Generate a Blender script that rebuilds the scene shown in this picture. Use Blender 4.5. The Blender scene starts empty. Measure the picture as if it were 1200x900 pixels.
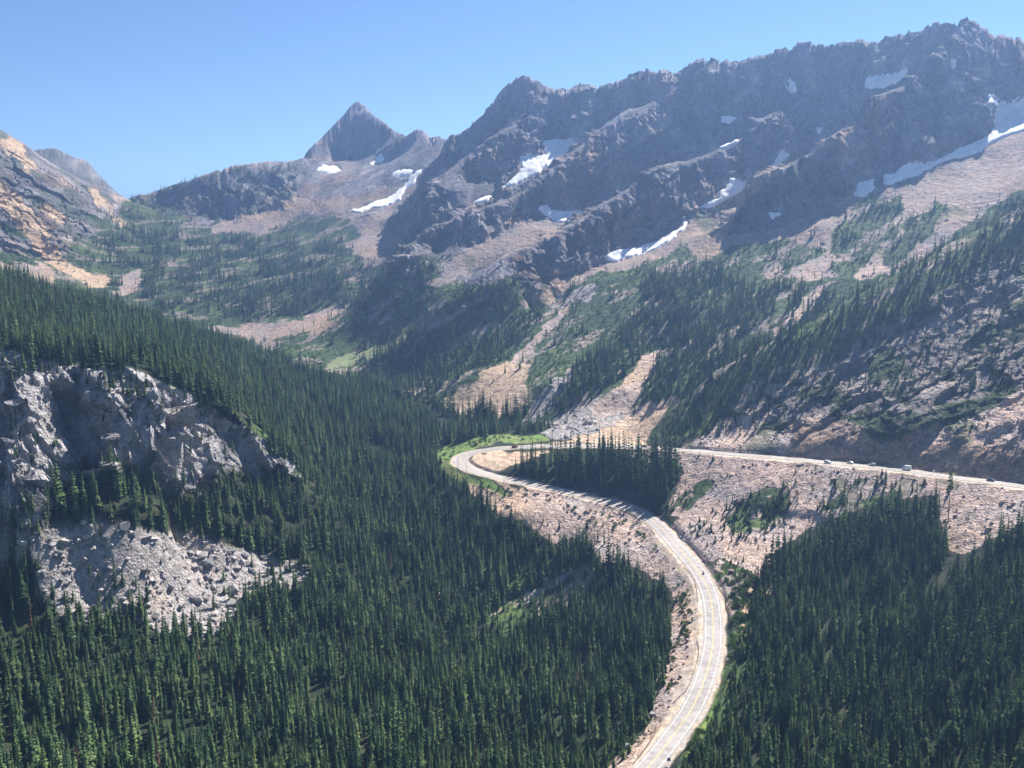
import bpy, bmesh, math, random, time
import numpy as np
from mathutils import Vector
T0 = time.time()
rng = np.random.default_rng(7)
random.seed(7)
C = bpy.context.scene.collection

# ------------------------------------------------------------------ camera
F = 1200.0                                   # focal length in pixels of the 1200 x 900 photograph
PITCH = math.radians(8.53)
cam_d = bpy.data.cameras.new("camera")
cam_d.sensor_width = 36.0
cam_d.lens = 36.0 * F / 1200.0
cam_d.clip_start = 1.0
cam_d.clip_end = 60000.0
cam = bpy.data.objects.new("camera", cam_d)
cam.location = (0, 0, 0)
cam.rotation_euler = (math.pi / 2 - PITCH, 0, 0)
C.objects.link(cam)
bpy.context.scene.camera = cam
CP, SP = math.cos(PITCH), math.sin(PITCH)

def ray(u, v):
    """direction of the photograph's pixel: azimuth from +Y towards +X, tangent of its elevation"""
    a = (np.asarray(u, float) - 600.0) / F
    b = (450.0 - np.asarray(v, float)) / F
    dx, dy, dz = a, CP + b * SP, -SP + b * CP
    h = np.hypot(dx, dy)
    return np.arctan2(dx, dy), dz / h

def project(x, y, z):
    yc = y * CP - z * SP
    zc = y * SP + z * CP
    yc = np.where(yc < 1.0, 1.0, yc)
    return 600.0 + F * x / yc, 450.0 - F * zc / yc

# ------------------------------------------------------------------ noise
def _hash(ix, iy, seed):
    h = (ix.astype(np.int64) * 374761393 + iy.astype(np.int64) * 668265263 + seed * 1442695041) & 0xFFFFFFFF
    h = ((h ^ (h >> 13)) * 1274126177) & 0xFFFFFFFF
    return (h ^ (h >> 16)) & 0xFFFFFFFF

def gnoise(x, y, seed=0):
    x0 = np.floor(x); y0 = np.floor(y)
    fx = (x - x0); fy = (y - y0)
    ux = fx * fx * fx * (fx * (fx * 6 - 15) + 10)
    uy = fy * fy * fy * (fy * (fy * 6 - 15) + 10)
    def g(dx, dy):
        a = _hash(x0 + dx, y0 + dy, seed) * (2 * math.pi / 4294967296.0)
        return np.cos(a) * (fx - dx) + np.sin(a) * (fy - dy)
    n0 = g(0, 0); n1 = g(1, 0); m0 = g(0, 1); m1 = g(1, 1)
    a = n0 + ux * (n1 - n0); b = m0 + ux * (m1 - m0)
    return (a + uy * (b - a)) * 1.5

def fbm(x, y, wl, octs, seed=0, gain=0.5):
    s = 0; amp = 1.0
    for k in range(octs):
        s = s + amp * gnoise(x / wl, y / wl, seed + 17 * k)
        wl *= 0.5; amp *= gain
    return s

def ridged(x, y, wl, octs, seed=0, gain=0.5):
    s = 0; amp = 1.0
    for k in range(octs):
        s = s + amp * (1.0 - 2.0 * np.abs(gnoise(x / wl, y / wl, seed + 31 * k)))
        wl *= 0.5; amp *= gain
    return s

# ------------------------------------------------------------------ control lines of the terrain
TH, LR, ZZ = [], [], []
def add_ctrl(u, v=None, r=None, z=None):
    th, te = ray(u, v if v is not None else 450.0)
    if r is None:
        r = z / te
    elif z is None:
        z = te * r
    TH.append(float(th)); LR.append(math.log(r)); ZZ.append(float(z))
    return float(th), float(r), float(z)

def line(pts, step=14, mode='r', behind=None):
    """a polyline of (u, v, r) or (u, v, z) through the photograph, thickened into control points"""
    P = []
    for (u, v, q) in pts:
        te = float(ray(u, v)[1])
        P.append((u, v, q if mode == 'r' else q / te))
    for k in range(len(P)):
        seq = [P[k]]
        if k + 1 < len(P):
            a, b = P[k], P[k + 1]
            n = int(max(1, math.hypot(b[0] - a[0], b[1] - a[1]) // step))
            seq = [tuple(a[i] + (b[i] - a[i]) * t / n for i in range(3)) for t in range(n)]
        for (u, v, r) in seq:
            th, r, z = add_ctrl(u, v, r)
            if behind:
                TH.append(th); LR.append(math.log(r + behind[0])); ZZ.append(z - behind[1])

def pts(*L):
    for (u, v, r) in L: add_ctrl(u, v, r)
def zpts(*L):
    for (u, v, z) in L: add_ctrl(u, v, z=z)
def hid(*L):
    """ground the photograph cannot see: (u, r, z)"""
    for (u, r, z) in L: add_ctrl(u, None, r, z)

# near ground, rows across the picture given by their height below the lookout
for u in range(-300, 1600, 100):
    hid((u, 11, -14), (u, 30, -40), (u, 120, -150), (u, 250, -185 - 20 * math.exp(-((u - 560) / 260.0) ** 2)))
zpts((-150, 900, -186), (0, 900, -200), (100, 900, -204), (200, 900, -210), (300, 900, -217), (400, 900, -220), (500, 900, -223), (600, 900, -224), (670, 900, -219))
zpts((-150, 800, -172), (0, 800, -185), (100, 800, -190), (200, 800, -198), (300, 800, -207), (400, 800, -213), (500, 800, -219), (600, 800, -222), (690, 800, -218), (740, 800, -211))
zpts((-150, 700, -155), (0, 700, -166), (100, 700, -171), (200, 700, -180), (300, 700, -193), (400, 700, -202), (500, 700, -212), (600, 700, -217), (660, 700, -215), (735, 700, -207))
zpts((-150, 640, -142), (0, 640, -152), (100, 640, -155), (200, 640, -164), (300, 640, -176), (400, 640, -190), (500, 640, -198), (600, 640, -201), (680, 640, -197))
zpts((-150, 590, -130), (0, 590, -138), (100, 590, -139), (200, 590, -148), (300, 590, -160), (400, 590, -178), (500, 590, -184), (560, 592, -183))
line([(-150, 565, 525), (0, 565, 529), (60, 566, 529), (100, 566, 531), (150, 560, 545), (200, 558, 556), (250, 560, 573), (300, 565, 595)], 20)
line([(-150, 400, 555), (0, 415, 560), (60, 432, 565), (150, 438, 580), (200, 460, 590), (250, 477, 598), (290, 508, 612), (330, 540, 622), (352, 552, 630)], 16)
for vv, rr_ in ((452, (546, 541, 556, 569, 557, 570, 566, 576)), (490, (532, 528, 544, 560, 541, 560, 556, 570)), (528, (520, 513, 526, 545, 530, 548, 548, 562))):
    pts(*[(u_, vv, r_) for u_, r_ in zip((-30, 10, 48, 88, 126, 152, 182, 206), rr_)])
pts((-150, 400, 640), (0, 405, 625), (100, 424, 640), (200, 447, 650), (290, 495, 680), (350, 538, 700), (0, 370, 760), (100, 398, 780), (200, 410, 800), (300, 480, 720), (300, 440, 880))
zpts((400, 540, -168), (400, 500, -158), (400, 470, -150), (500, 540, -176), (470, 500, -162))
line([(-150, 270, 1000), (0, 318, 1000), (100, 352, 1000), (200, 379, 1010), (300, 412, 1050), (380, 438, 1090), (440, 443, 1120)], 25)
hid((-150, 1250, -40), (0, 1200, -72), (100, 1210, -98), (200, 1260, -128), (300, 1280, -142))
# valley floor beyond the bend
pts((500, 472, 950), (540, 512, 805), (560, 492, 870), (610, 492, 868), (600, 508, 815), (460, 452, 1060), (530, 478, 930))
# fans and lower slopes of the far side
pts((560, 432, 965), (600, 425, 985), (560, 485, 890), (700, 430, 905), (700, 490, 812), (770, 410, 960), (650, 490, 840), (770, 480, 795), (640, 450, 890), (735, 455, 850))
pts((600, 400, 1050), (500, 420, 1080), (450, 400, 1200), (350, 392, 1290), (250, 388, 1350), (160, 348, 1500))
pts((500, 345, 1330), (580, 345, 1220), (650, 352, 1130), (700, 355, 1075), (800, 352, 1020), (800, 400, 930), (750, 380, 1000), (620, 370, 1120), (540, 380, 1180))
pts((400, 330, 1450), (430, 345, 1390), (400, 370, 1330), (300, 350, 1480), (300, 300, 1700), (200, 330, 1550), (200, 300, 1700), (150, 290, 1750), (120, 322, 1600), (350, 260, 1850), (200, 262, 1900), (350, 310, 1600), (250, 320, 1600))
# banks below the upper road, and the forest on the right
zpts((1000, 580, -152), (1000, 620, -164), (1000, 700, -180), (1000, 800, -190), (1000, 900, -195), (1100, 600, -146), (1100, 640, -157), (1100, 700, -167), (1100, 800, -180), (1100, 900, -188),
     (1200, 620, -142), (1200, 700, -155), (1200, 800, -170), (1200, 900, -180), (900, 570, -158), (900, 600, -168), (900, 640, -177), (900, 700, -186), (900, 800, -191), (900, 900, -196),
     (840, 600, -172), (845, 640, -180), (860, 760, -189), (850, 860, -196), (1320, 640, -138), (1320, 700, -147), (1320, 800, -160), (1320, 900, -170), (1550, 700, -132), (1550, 900, -158), (1060, 585, -148), (950, 580, -157))
zpts((560, 577, -176), (600, 602, -182), (640, 622, -188), (700, 642, -193), (745, 640, -190), (660, 600, -180), (720, 615, -185))
# near rocky spur above the road cut
line([(770, 506, 762), (800, 472, 770), (840, 434, 790), (880, 412, 800), (920, 394, 812), (960, 370, 822), (1000, 347, 832), (1050, 322, 855), (1100, 292, 880), (1150, 267, 905), (1200, 242, 930), (1300, 205, 965), (1500, 150, 1000)], 14, behind=(45, 22))
pts((760, 520, 752), (850, 506, 730), (900, 508, 706), (900, 462, 748), (950, 450, 742), (950, 492, 696), (1000, 486, 682), (1000, 420, 765), (1060, 492, 658), (1100, 470, 676), (1100, 502, 637), (1100, 400, 760),
    (1200, 508, 614), (1200, 465, 650), (1200, 400, 728), (1200, 350, 790), (1200, 290, 860), (1050, 440, 730), (1150, 440, 695), (1350, 490, 600), (1350, 400, 690), (1500, 440, 620), (1500, 300, 800))
hid((1000, 915, -76), (1100, 970, -48), (1200, 1025, -12), (900, 890, -104), (840, 860, -118), (1300, 1060, 8), (1500, 1100, 30))
pts((1000, 326, 1000), (1000, 292, 1080), (960, 262, 1150), (900, 300, 1120), (850, 330, 1070), (900, 350, 1000), (920, 375, 940), (1100, 250, 1110), (1050, 275, 1080), (1200, 225, 1120), (860, 300, 1135), (1300, 180, 1130), (870, 390, 930), (1500, 100, 1200))
# cliff foot under the great spur, with its snow
line([(863, 268, 1195), (900, 268, 1195), (950, 248, 1198), (1007, 227, 1205), (1040, 213, 1215), (1100, 191, 1250), (1140, 170, 1290), (1163, 150, 1320)], 14)
pts((1200, 152, 1310), (1300, 110, 1310))
# great spur crest
line([(1130, 22, 1420), (1100, 57, 1375), (1080, 80, 1350), (1060, 100, 1330), (1027, 113, 1308), (997, 147, 1288), (960, 167, 1275), (933, 187, 1260), (900, 202, 1245), (867, 230, 1226), (850, 262, 1195)], 12, behind=(42, 16))
line([(1130, 22, 1420), (1150, 52, 1405), (1157, 93, 1390), (1165, 138, 1350)], 12)
hid((1060, 1400, 165), (1027, 1385, 150), (997, 1370, 118), (960, 1350, 92), (933, 1340, 72), (900, 1320, 50), (870, 1300, 25))
pts((1200, 118, 1380), (1185, 130, 1375), (1260, 105, 1370))
# main crest
line([(1700, 60, 1400), (1340, 56, 1410), (1260, 58, 1430), (1200, 45, 1450), (1165, 45, 1455), (1130, 22, 1450), (1100, 28, 1450), (1075, 35, 1465), (1045, 39, 1485), (1037, 36, 1488), (1030, 47, 1490), (1000, 48, 1505), (965, 54, 1515), (935, 52, 1530), (900, 62, 1545),
      (870, 67, 1560), (840, 68, 1580), (815, 70, 1600), (800, 80, 1615), (790, 85, 1620), (765, 79, 1640), (745, 85, 1655), (720, 97, 1665), (700, 102, 1670), (680, 96, 1680), (668, 103, 1680), (655, 105, 1690), (640, 100, 1690), (617, 87, 1700), (600, 93, 1705), (590, 105, 1705),
      (570, 130, 1700), (545, 150, 1700), (520, 165, 1720)], 10, behind=(60, 60))
# walls behind the spurs
pts((1035, 96, 1432), (997, 112, 1430), (960, 118, 1430), (930, 140, 1430), (880, 150, 1440), (800, 150, 1500), (840, 160, 1450), (750, 130, 1600), (700, 140, 1590))
# spur with the snow ledges and its lower crest
line([(917, 123, 1440), (890, 142, 1415), (867, 160, 1395), (830, 178, 1370), (800, 188, 1350), (767, 194, 1325), (733, 223, 1290), (690, 247, 1255), (663, 267, 1225), (633, 278, 1200), (587, 300, 1170), (547, 327, 1150), (500, 362, 1120)], 12, behind=(42, 20))
line([(800, 258, 1268), (775, 278, 1250), (753, 296, 1225), (730, 302, 1212), (700, 311, 1195), (673, 322, 1172), (640, 335, 1135), (600, 352, 1105)], 14)
line([(930, 182, 1375), (905, 195, 1355), (880, 216, 1330), (850, 232, 1305), (825, 244, 1290), (800, 262, 1255), (770, 284, 1222), (750, 299, 1195), (700, 329, 1130)], 14)
hid((690, 1335, 2), (740, 1370, 30), (800, 1430, 70), (640, 1290, -22))
# spur in front of the big snow field
pts((742, 100, 1620))
line([(733, 127, 1555), (700, 152, 1525), (680, 170, 1500), (657, 188, 1470), (630, 207, 1440), (607, 224, 1415), (580, 238, 1390), (533, 251, 1370), (505, 272, 1340), (480, 300, 1300)], 12, behind=(42, 18))
line([(683, 248, 1410), (640, 251, 1390), (600, 266, 1355), (565, 286, 1325), (540, 296, 1305)], 12)
pts((600, 285, 1310), (570, 300, 1290), (545, 315, 1270), (505, 334, 1235), (630, 268, 1340))
# snow field gully
pts((650, 172, 1580), (670, 168, 1600), (625, 192, 1540), (612, 203, 1520), (595, 216, 1495), (570, 232, 1470), (548, 243, 1440), (640, 160, 1600))
# spur falling left from the middle peak
pts((612, 112, 1665))
line([(603, 138, 1628), (585, 150, 1600), (567, 163, 1585), (530, 195, 1550), (500, 222, 1515), (473, 277, 1450), (455, 310, 1380), (430, 340, 1330)], 12, behind=(50, 34))
pts((520, 225, 1475), (505, 255, 1440), (560, 215, 1510))
# cirque and far peaks
pts((490, 202, 1850), (460, 236, 1790), (430, 250, 1745), (470, 250, 1740), (480, 216, 1830), (400, 250, 1800), (450, 272, 1690), (430, 300, 1560), (400, 192, 2195), (375, 188, 2165), (430, 195, 2000), (450, 192, 2040), (385, 205, 2000), (410, 215, 1930), (470, 186, 2010), (450, 205, 1900), (380, 240, 1850))
line([(532, 163, 1960), (518, 163, 1985), (505, 160, 2005), (496, 152, 2020), (490, 149, 2030), (481, 156, 2055), (472, 154, 2090), (460, 147, 2150), (447, 139, 2210), (430, 126, 2285), (419, 118, 2300), (411, 124, 2300), (398, 140, 2280), (377, 161, 2245), (356, 182, 2200)], 5, behind=(90, 80))
line([(417, 121, 2300), (432, 160, 2180), (445, 186, 2130)], 10)
line([(355, 186, 2100), (325, 189, 2070), (290, 192, 2050), (270, 196, 2050), (250, 201, 2050), (225, 209, 2080), (200, 216, 2120), (180, 226, 2150), (150, 231, 2190)], 10, behind=(120, 50))
line([(340, 232, 1930), (300, 238, 1945), (260, 262, 1910), (220, 242, 2000), (180, 245, 2080)], 12)
line([(310, 205, 2010), (285, 232, 1965)], 10)
# left mountain
line([(-400, 60, 1700), (-100, 100, 1830), (-40, 138, 1840), (0, 152, 1850), (30, 170, 1870), (50, 185, 1900), (75, 200, 1940), (95, 213, 1980), (130, 230, 2060), (147, 238, 2110)], 10, behind=(90, 60))
pts((0, 250, 1600), (50, 250, 1690), (100, 280, 1740), (60, 302, 1600), (20, 290, 1570), (100, 327, 1560), (-100, 250, 1550), (130, 262, 1880))
hid((0, 1350, -62), (60, 1400, -75), (-150, 1400, -40), (60, 2250, 60), (120, 2250, 30), (0, 2200, 80))
line([(20, 185, 2480), (45, 174, 2500), (65, 173, 2500), (78, 180, 2500), (88, 187, 2500), (100, 185, 2500), (112, 200, 2500), (122, 212, 2500), (136, 229, 2500)], 8, behind=(140, 110))
for u in range(-400, 1700, 100):
    hid((u, 3300, -120), (u, 4500, -200))

# ------------------------------------------------------------------ road centre line: (u, v, height)
ROAD_PX = [(655, 1000, -203.5), (705, 950, -201.8), (759, 900, -200), (786, 865.8, -198.6), (808, 835.7, -197.2), (821, 809, -195.9), (830.5, 780, -194.4), (835.5, 753.4, -193), (836, 726.7, -191.5), (832.5, 700, -189.8),
           (826, 682, -188.5), (815, 665, -187.2), (802, 650, -185.9), (787, 633, -184.4), (772.5, 617, -182.8), (751, 601, -180.8), (713, 588, -178), (666.7, 576.7, -174.8), (633, 570, -172.6), (600, 562.7, -170.4), (566.7, 555, -168.2),
           (548, 548.5, -166.8), (538.5, 540.5, -165.6), (545.5, 532, -164.4), (573, 526.5, -162.6), (605, 523.8, -161), (640, 522.6, -159.2), (673, 522.2, -157.6), (713, 522.5, -155.6), (753, 524, -153.6), (783, 526, -152), (833, 530, -149.4),
           (866.7, 533, -147.8), (900, 535.5, -146), (933, 538.5, -144.2), (1000, 545, -140.6), (1066.7, 552, -137), (1133, 561.5, -133.6), (1200, 570, -130.4), (1270, 581, -127.2), (1380, 600, -122)]
def px_at(u, v, z):
    th, te = ray(u, v)
    r = z / te
    return np.array([r * math.sin(th), r * math.cos(th), z])
def catmull(P, n=12):
    P = [np.asarray(p, float) for p in P]
    P = [2 * P[0] - P[1]] + P + [2 * P[-1] - P[-2]]
    out = []
    for i in range(1, len(P) - 2):
        p0, p1, p2, p3 = P[i - 1:i + 3]
        for t in np.linspace(0, 1, n, endpoint=False):
            out.append(0.5 * ((2 * p1) + (-p0 + p2) * t + (2 * p0 - 5 * p1 + 4 * p2 - p3) * t * t + (-p0 + 3 * p1 - 3 * p2 + p3) * t ** 3))
    out.append(P[-2])
    return np.array(out)
def resample(P, step):
    d = np.r_[0, np.cumsum(np.linalg.norm(np.diff(P, axis=0), axis=1))]
    s = np.arange(0, d[-1], step)
    return np.stack([np.interp(s, d, P[:, i]) for i in range(3)], 1)
def smooth_path(P, k):
    for _ in range(k):
        Q = P.copy(); Q[1:-1] = 0.25 * P[:-2] + 0.5 * P[1:-1] + 0.25 * P[2:]; P = Q
    return P
ROAD = resample(smooth_path(resample(catmull([px_at(*p) for p in ROAD_PX]), 3.0), 10), 3.0)
for p in ROAD[::5]:
    r = math.hypot(p[0], p[1])
    TH.append(math.atan2(p[0], p[1])); LR.append(math.log(r)); ZZ.append(p[2])

SNOW = [
 ('largest white snowfield in the gully under the dark middle peak', [(588, 220), (600, 208), (612, 197), (608, 190), (612, 183), (625, 182), (640, 182), (637, 177), (640, 170), (638, 164), (650, 165), (668, 162), (676, 168), (666, 179), (655, 186), (645, 191), (635, 199), (620, 209), (605, 217)]),
 ('small snow patch on the pink scree just below the largest snowfield', [(555, 239), (565, 231), (577, 229), (568, 237)]),
 ('blue shaded snow bowl at the foot of a dark rock wall', [(629, 243), (640, 240), (648, 246), (660, 248), (675, 247), (686, 245), (676, 254), (660, 261), (650, 259), (640, 253)]),
 ('narrow snow tongue lying along the foot of a dark spur', [(709, 304), (715, 296), (725, 292), (745, 291), (755, 287), (770, 282), (785, 276), (799, 265), (800, 257), (807, 261), (797, 273), (780, 285), (765, 293), (745, 299), (720, 307)]),
 ('long ragged snow couloir running down between two dark spurs', [(820, 244), (830, 235), (842, 232), (840, 225), (850, 222), (855, 210), (862, 208), (870, 214), (882, 207), (893, 203), (905, 193), (917, 176), (925, 180), (920, 188), (905, 198), (890, 209), (870, 223), (850, 234), (835, 243)]),
 ('thin snow ledge slanting across the dark mountain wall', [(799, 189), (804, 180), (816, 179), (828, 175), (838, 176), (846, 168), (856, 168), (866, 160), (863, 167), (850, 175), (840, 175), (832, 183), (822, 182), (810, 190)]),
 ('small snow spot alone high on the dark wall', [(842, 136), (850, 135), (863, 138), (857, 144), (845, 143)]),
 ('tiny upright snow scrap near the ridge crest', [(920, 96), (928, 94), (935, 102), (930, 109)]),
 ('tiny snow spot beside the pale grassy rib', [(954, 151), (965, 150), (960, 157)]),
 ('bright snow ledge high under the summit ridge', [(1014, 101), (1017, 91), (1030, 89), (1045, 88), (1060, 82), (1065, 84), (1050, 97), (1035, 103), (1020, 104)]),
 ('slim snow streak directly below the highest summit', [(1114, 73), (1117, 69), (1120, 71), (1119, 81), (1115, 81)]),
 ('square snow patch at the foot of the great dark face', [(1002, 229), (1005, 215), (1018, 211), (1025, 209), (1023, 221), (1012, 229)]),
 ('long sweeping snow tongue under the summit cliffs beside grey scree', [(1036, 216), (1039, 202), (1045, 206), (1060, 194), (1075, 191), (1080, 193), (1095, 190), (1115, 179), (1130, 171), (1145, 166), (1160, 156), (1168, 146), (1166, 138), (1160, 127), (1158, 110), (1166, 114), (1170, 121), (1200, 119), (1260, 112), (1260, 150), (1200, 153), (1175, 161), (1160, 171), (1150, 177), (1130, 183), (1100, 191), (1085, 200), (1060, 211), (1045, 217)]),
 ('thin flat snow sliver on the shadow edge above pink scree', [(901, 249), (915, 250), (918, 253), (905, 255)]),
 ('curved snow strip sweeping through the scree bowl below the pyramid peak', [(408, 247), (425, 243), (440, 237), (455, 232), (465, 225), (475, 215), (485, 204), (497, 197), (492, 206), (478, 221), (470, 232), (460, 240), (440, 244), (420, 250)]),
 ('small shaded snow patch beside the curved strip in the bowl', [(459, 204), (472, 198), (486, 200), (478, 207), (466, 206)]),
 ('little snow patches on grey scree under the pyramid peak', [(371, 199), (380, 193), (395, 196), (401, 200), (385, 203)]),
 ('narrow snow chute beside the pyramid peak', [(435, 192), (447, 180), (450, 186), (440, 194)]),
]

# ------------------------------------------------------------------ terrain grid (polar about the lookout)
def rbf_grid(th_q, lr_q):
    c = np.stack([np.array(TH), np.array(LR)], 1)
    z = np.array(ZZ)
    # merge coincident points
    key = np.round(c * 500).astype(int)
    _, idx = np.unique(key, axis=0, return_index=True)
    c = c[idx]; z = z[idx]
    n = len(c)
    d = np.sqrt(((c[:, None] - c[None]) ** 2).sum(-1))
    A = np.zeros((n + 3, n + 3))
    A[:n, :n] = d - 0.00035 * np.eye(n)
    A[:n, n] = 1; A[:n, n + 1:] = c
    A[n, :n] = 1; A[n + 1:, :n] = c.T
    w = np.linalg.solve(A, np.r_[z, 0, 0, 0])
    q = np.stack(np.meshgrid(th_q, lr_q), -1).reshape(-1, 2)
    out = np.empty(len(q))
    for a in range(0, len(q), 20000):
        b = q[a:a + 20000]
        dd = np.sqrt((b[:, 0:1] - c[None, :, 0]) ** 2 + (b[:, 1:2] - c[None, :, 1]) ** 2)
        out[a:a + 20000] = dd @ w[:n] + w[n] + b @ w[n + 1:]
    print('ctrl', n, 'rbf', round(time.time() - T0, 1))
    return out.reshape(len(lr_q), len(th_q))

QUAL = 1.0
inner = np.linspace(-0.485, 0.485, int(1240 * QUAL))
th_g = np.r_[np.linspace(-0.95, -0.487, 90), inner, np.linspace(0.487, 0.95, 90)]
def seg(a, b, n): return np.linspace(math.log(a), math.log(b), int(n * QUAL), endpoint=False)
lr_g = np.r_[seg(12, 280, 40), seg(280, 520, 270), seg(520, 900, 330), seg(900, 1800, 640), seg(1800, 2350, 130), seg(2350, 3000, 40), seg(3000, 9000, 16)]
NT, NR = len(th_g), len(lr_g)
thc = np.linspace(-0.95, 0.95, 520)
lrc = np.r_[np.linspace(math.log(11.9), math.log(280), 12, endpoint=False), np.linspace(math.log(280), math.log(3000), 620, endpoint=False), np.linspace(math.log(3000), math.log(9100), 12)]
Zc = rbf_grid(thc, lrc)
# bilinear to the fine grid
it = np.clip(np.searchsorted(thc, th_g) - 1, 0, len(thc) - 2); ft = (th_g - thc[it]) / (thc[it + 1] - thc[it])
ir = np.clip(np.searchsorted(lrc, lr_g) - 1, 0, len(lrc) - 2); fr = (lr_g - lrc[ir]) / (lrc[ir + 1] - lrc[ir])
Za = Zc[:, it] * (1 - ft) + Zc[:, it + 1] * ft
Zb = Za[ir] * (1 - fr)[:, None] + Za[ir + 1] * fr[:, None]
RR = np.exp(lr_g)[:, None] * np.ones((1, NT))
X = RR * np.sin(th_g)[None]; Y = RR * np.cos(th_g)[None]

def slope_of(Z):
    dzr = np.gradient(Z, axis=0) / np.gradient(RR, axis=0)
    dzt = np.gradient(Z, axis=1) / (RR * np.gradient(th_g)[None])
    return np.hypot(dzr, dzt)
S0 = slope_of(Zb)
# ------------------------------------------------------------------ shape detail
U0, V0 = project(X, Y, Zb)
ELE = Zb / RR
def visible_of(Z):
    cm = np.maximum.accumulate(Z / RR, axis=0)
    return np.vstack([np.full((1, NT), -9.0), cm[:-1]])
def inside(U, V, poly, mask=None):
    P = np.asarray(poly, float)
    x0, y0 = P.min(0); x1, y1 = P.max(0)
    sel = (U > x0) & (U < x1) & (V > y0) & (V < y1)
    if mask is not None: sel &= mask
    idx = np.nonzero(sel)
    px, py = U[idx], V[idx]
    c = np.zeros(len(px), bool)
    n = len(P)
    for i in range(n):
        ax, ay = P[i]; bx, by = P[(i + 1) % n]
        if ay == by: continue
        cond = ((ay > py) != (by > py)) & (px < (bx - ax) * (py - ay) / (by - ay) + ax)
        c ^= cond
    out = np.zeros(U.shape, bool)
    out[idx] = c
    return out
def blur(A, n):
    for _ in range(n):
        A = A.copy()
        A[1:-1] = 0.25 * A[:-2] + 0.5 * A[1:-1] + 0.25 * A[2:]
        A[:, 1:-1] = 0.25 * A[:, :-2] + 0.5 * A[:, 1:-1] + 0.25 * A[:, 2:]
    return A
def sstep(a, b, x):
    t = np.clip((x - a) / (b - a), 0, 1)
    return t * t * (3 - 2 * t)

# road: distance of every vertex to the centre line
RD = np.full(X.shape, 999.0); RZ = np.zeros(X.shape); RS = np.full(X.shape, 999.0)
near_rows = np.nonzero((lr_g > math.log(270)) & (lr_g < math.log(860)))[0]
ra, rb = near_rows[0], near_rows[-1] + 1
tan = np.gradient(ROAD, axis=0); tl = np.hypot(tan[:, 0], tan[:, 1]); tan = tan / tl[:, None]
from mathutils import kdtree
cx = X[ra:rb].ravel(); cy = Y[ra:rb].ravel()
# coarse rejection first, then the exact nearest sample
rth = np.arctan2(ROAD[:, 0], ROAD[:, 1])
cand = np.zeros(X.shape, bool)
for p, t in zip(ROAD[::4], rth[::4]):
    r = math.hypot(p[0], p[1])
    i0, i1 = np.searchsorted(lr_g, [math.log(max(r - 48, 20)), math.log(r + 48)])
    j0, j1 = np.searchsorted(th_g, [t - 48 / r, t + 48 / r])
    cand[i0:i1, j0:j1] = True
ci = np.nonzero(cand)
cx, cy = X[ci], Y[ci]
d2 = np.full(len(cx), 1e9); ni = np.zeros(len(cx), int)
for k in range(len(ROAD)):
    d = (cx - ROAD[k, 0]) ** 2 + (cy - ROAD[k, 1]) ** 2
    m = d < d2
    d2[m] = d[m]; ni[m] = k
dx = cx - ROAD[ni, 0]; dy = cy - ROAD[ni, 1]
al = dx * tan[ni, 0] + dy * tan[ni, 1]
sd = dx * tan[ni, 1] - dy * tan[ni, 0]          # signed: positive to the right of travel up the pass
RD[ci] = np.abs(sd) + np.maximum(0, np.abs(al) - 6) ; RS[ci] = sd
RZ[ci] = ROAD[ni, 2] + al * tan[ni, 2]
out = np.maximum(RD - 7.2, 0)
Z1 = np.where(RD < 46, np.clip(Zb, RZ - .16 - .56 * out, RZ - .16 + 1.25 * out), Zb)      # fill below the road, cut above it
Z1 = np.where(RD < 60, blur(Z1, 1), Z1)
Z1 = np.where((RD > 9.5) & (RD < 60), blur(Z1, 8), Z1)
print('road', round(time.time() - T0, 1))

# base normals
def normals_of(X, Y, Z):
    P = np.stack([X, Y, Z], -1)
    a = np.gradient(P, axis=0); b = np.gradient(P, axis=1)
    n = np.cross(b, a)
    n /= np.linalg.norm(n, axis=-1, keepdims=True) + 1e-9
    n[n[..., 2] < 0] *= -1
    return n
NB = normals_of(X, Y, Z1)
SL = 0.7 * (Y + Z1)                                   # runs up a slope that faces the lookout
KNOB = [(-300, 405), (-20, 408), (60, 428), (150, 434), (200, 456), (250, 474), (292, 505), (330, 536), (356, 552), (345, 570), (300, 575), (220, 575), (150, 585), (90, 590), (45, 615), (-300, 610)]
SPUR = [(860, 490), (905, 462), (960, 430), (1000, 405), (1060, 370), (1120, 330), (1200, 285), (1300, 250), (1600, 200), (1600, 540), (1200, 563), (1100, 551), (1000, 540), (925, 535), (915, 505)]
knob = blur(inside(U0, V0, KNOB, RR < 640).astype(float), 10)
spur = blur(inside(U0, V0, SPUR, (RR < 900)).astype(float), 14)
# spur stays off the road and its shoulder
rock = blur(sstep(0.62, 0.95, S0) * (RR > 1100), 8)
low = blur(inside(U0, V0, [(380, 345), (462, 312), (490, 337), (545, 334), (600, 312), (640, 322), (690, 330), (760, 306), (800, 292), (860, 304), (1010, 335), (1010, 500), (380, 500)]).astype(float), 12)
rock *= 1 - .75 * low
wroad = sstep(8.0, 26.0, RD)
mx = 0.35 * fbm(X, SL, 90, 3, 5) ; my = 0.35 * fbm(X, SL, 90, 3, 55)
diag_a = (0.80 * X + 0.60 * SL); diag_b = (-0.60 * X + 0.80 * SL)
R1 = ridged(X + 30 * mx, SL * 0.55 + 30 * my, 95, 4, 11) - 0.9
R2 = ridged(diag_a * 0.45 + 20 * mx, diag_b + 20 * my, 48, 4, 23) - 0.9
R3 = ridged(X + 8 * mx, SL * 0.5, 16, 3, 41) - 0.8
F1 = fbm(X, SL, 26, 4, 77)
crest = np.clip(1 - 0.55 * sstep(1600, 1900, RR), 0, 1)
CH = ridged(X + 14 * mx, SL * 0.16 + 10 * my, 36, 3, 61) - 0.8
CH2 = ridged(X + 6 * mx, SL * 0.2, 13, 2, 67) - 0.7
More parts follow.
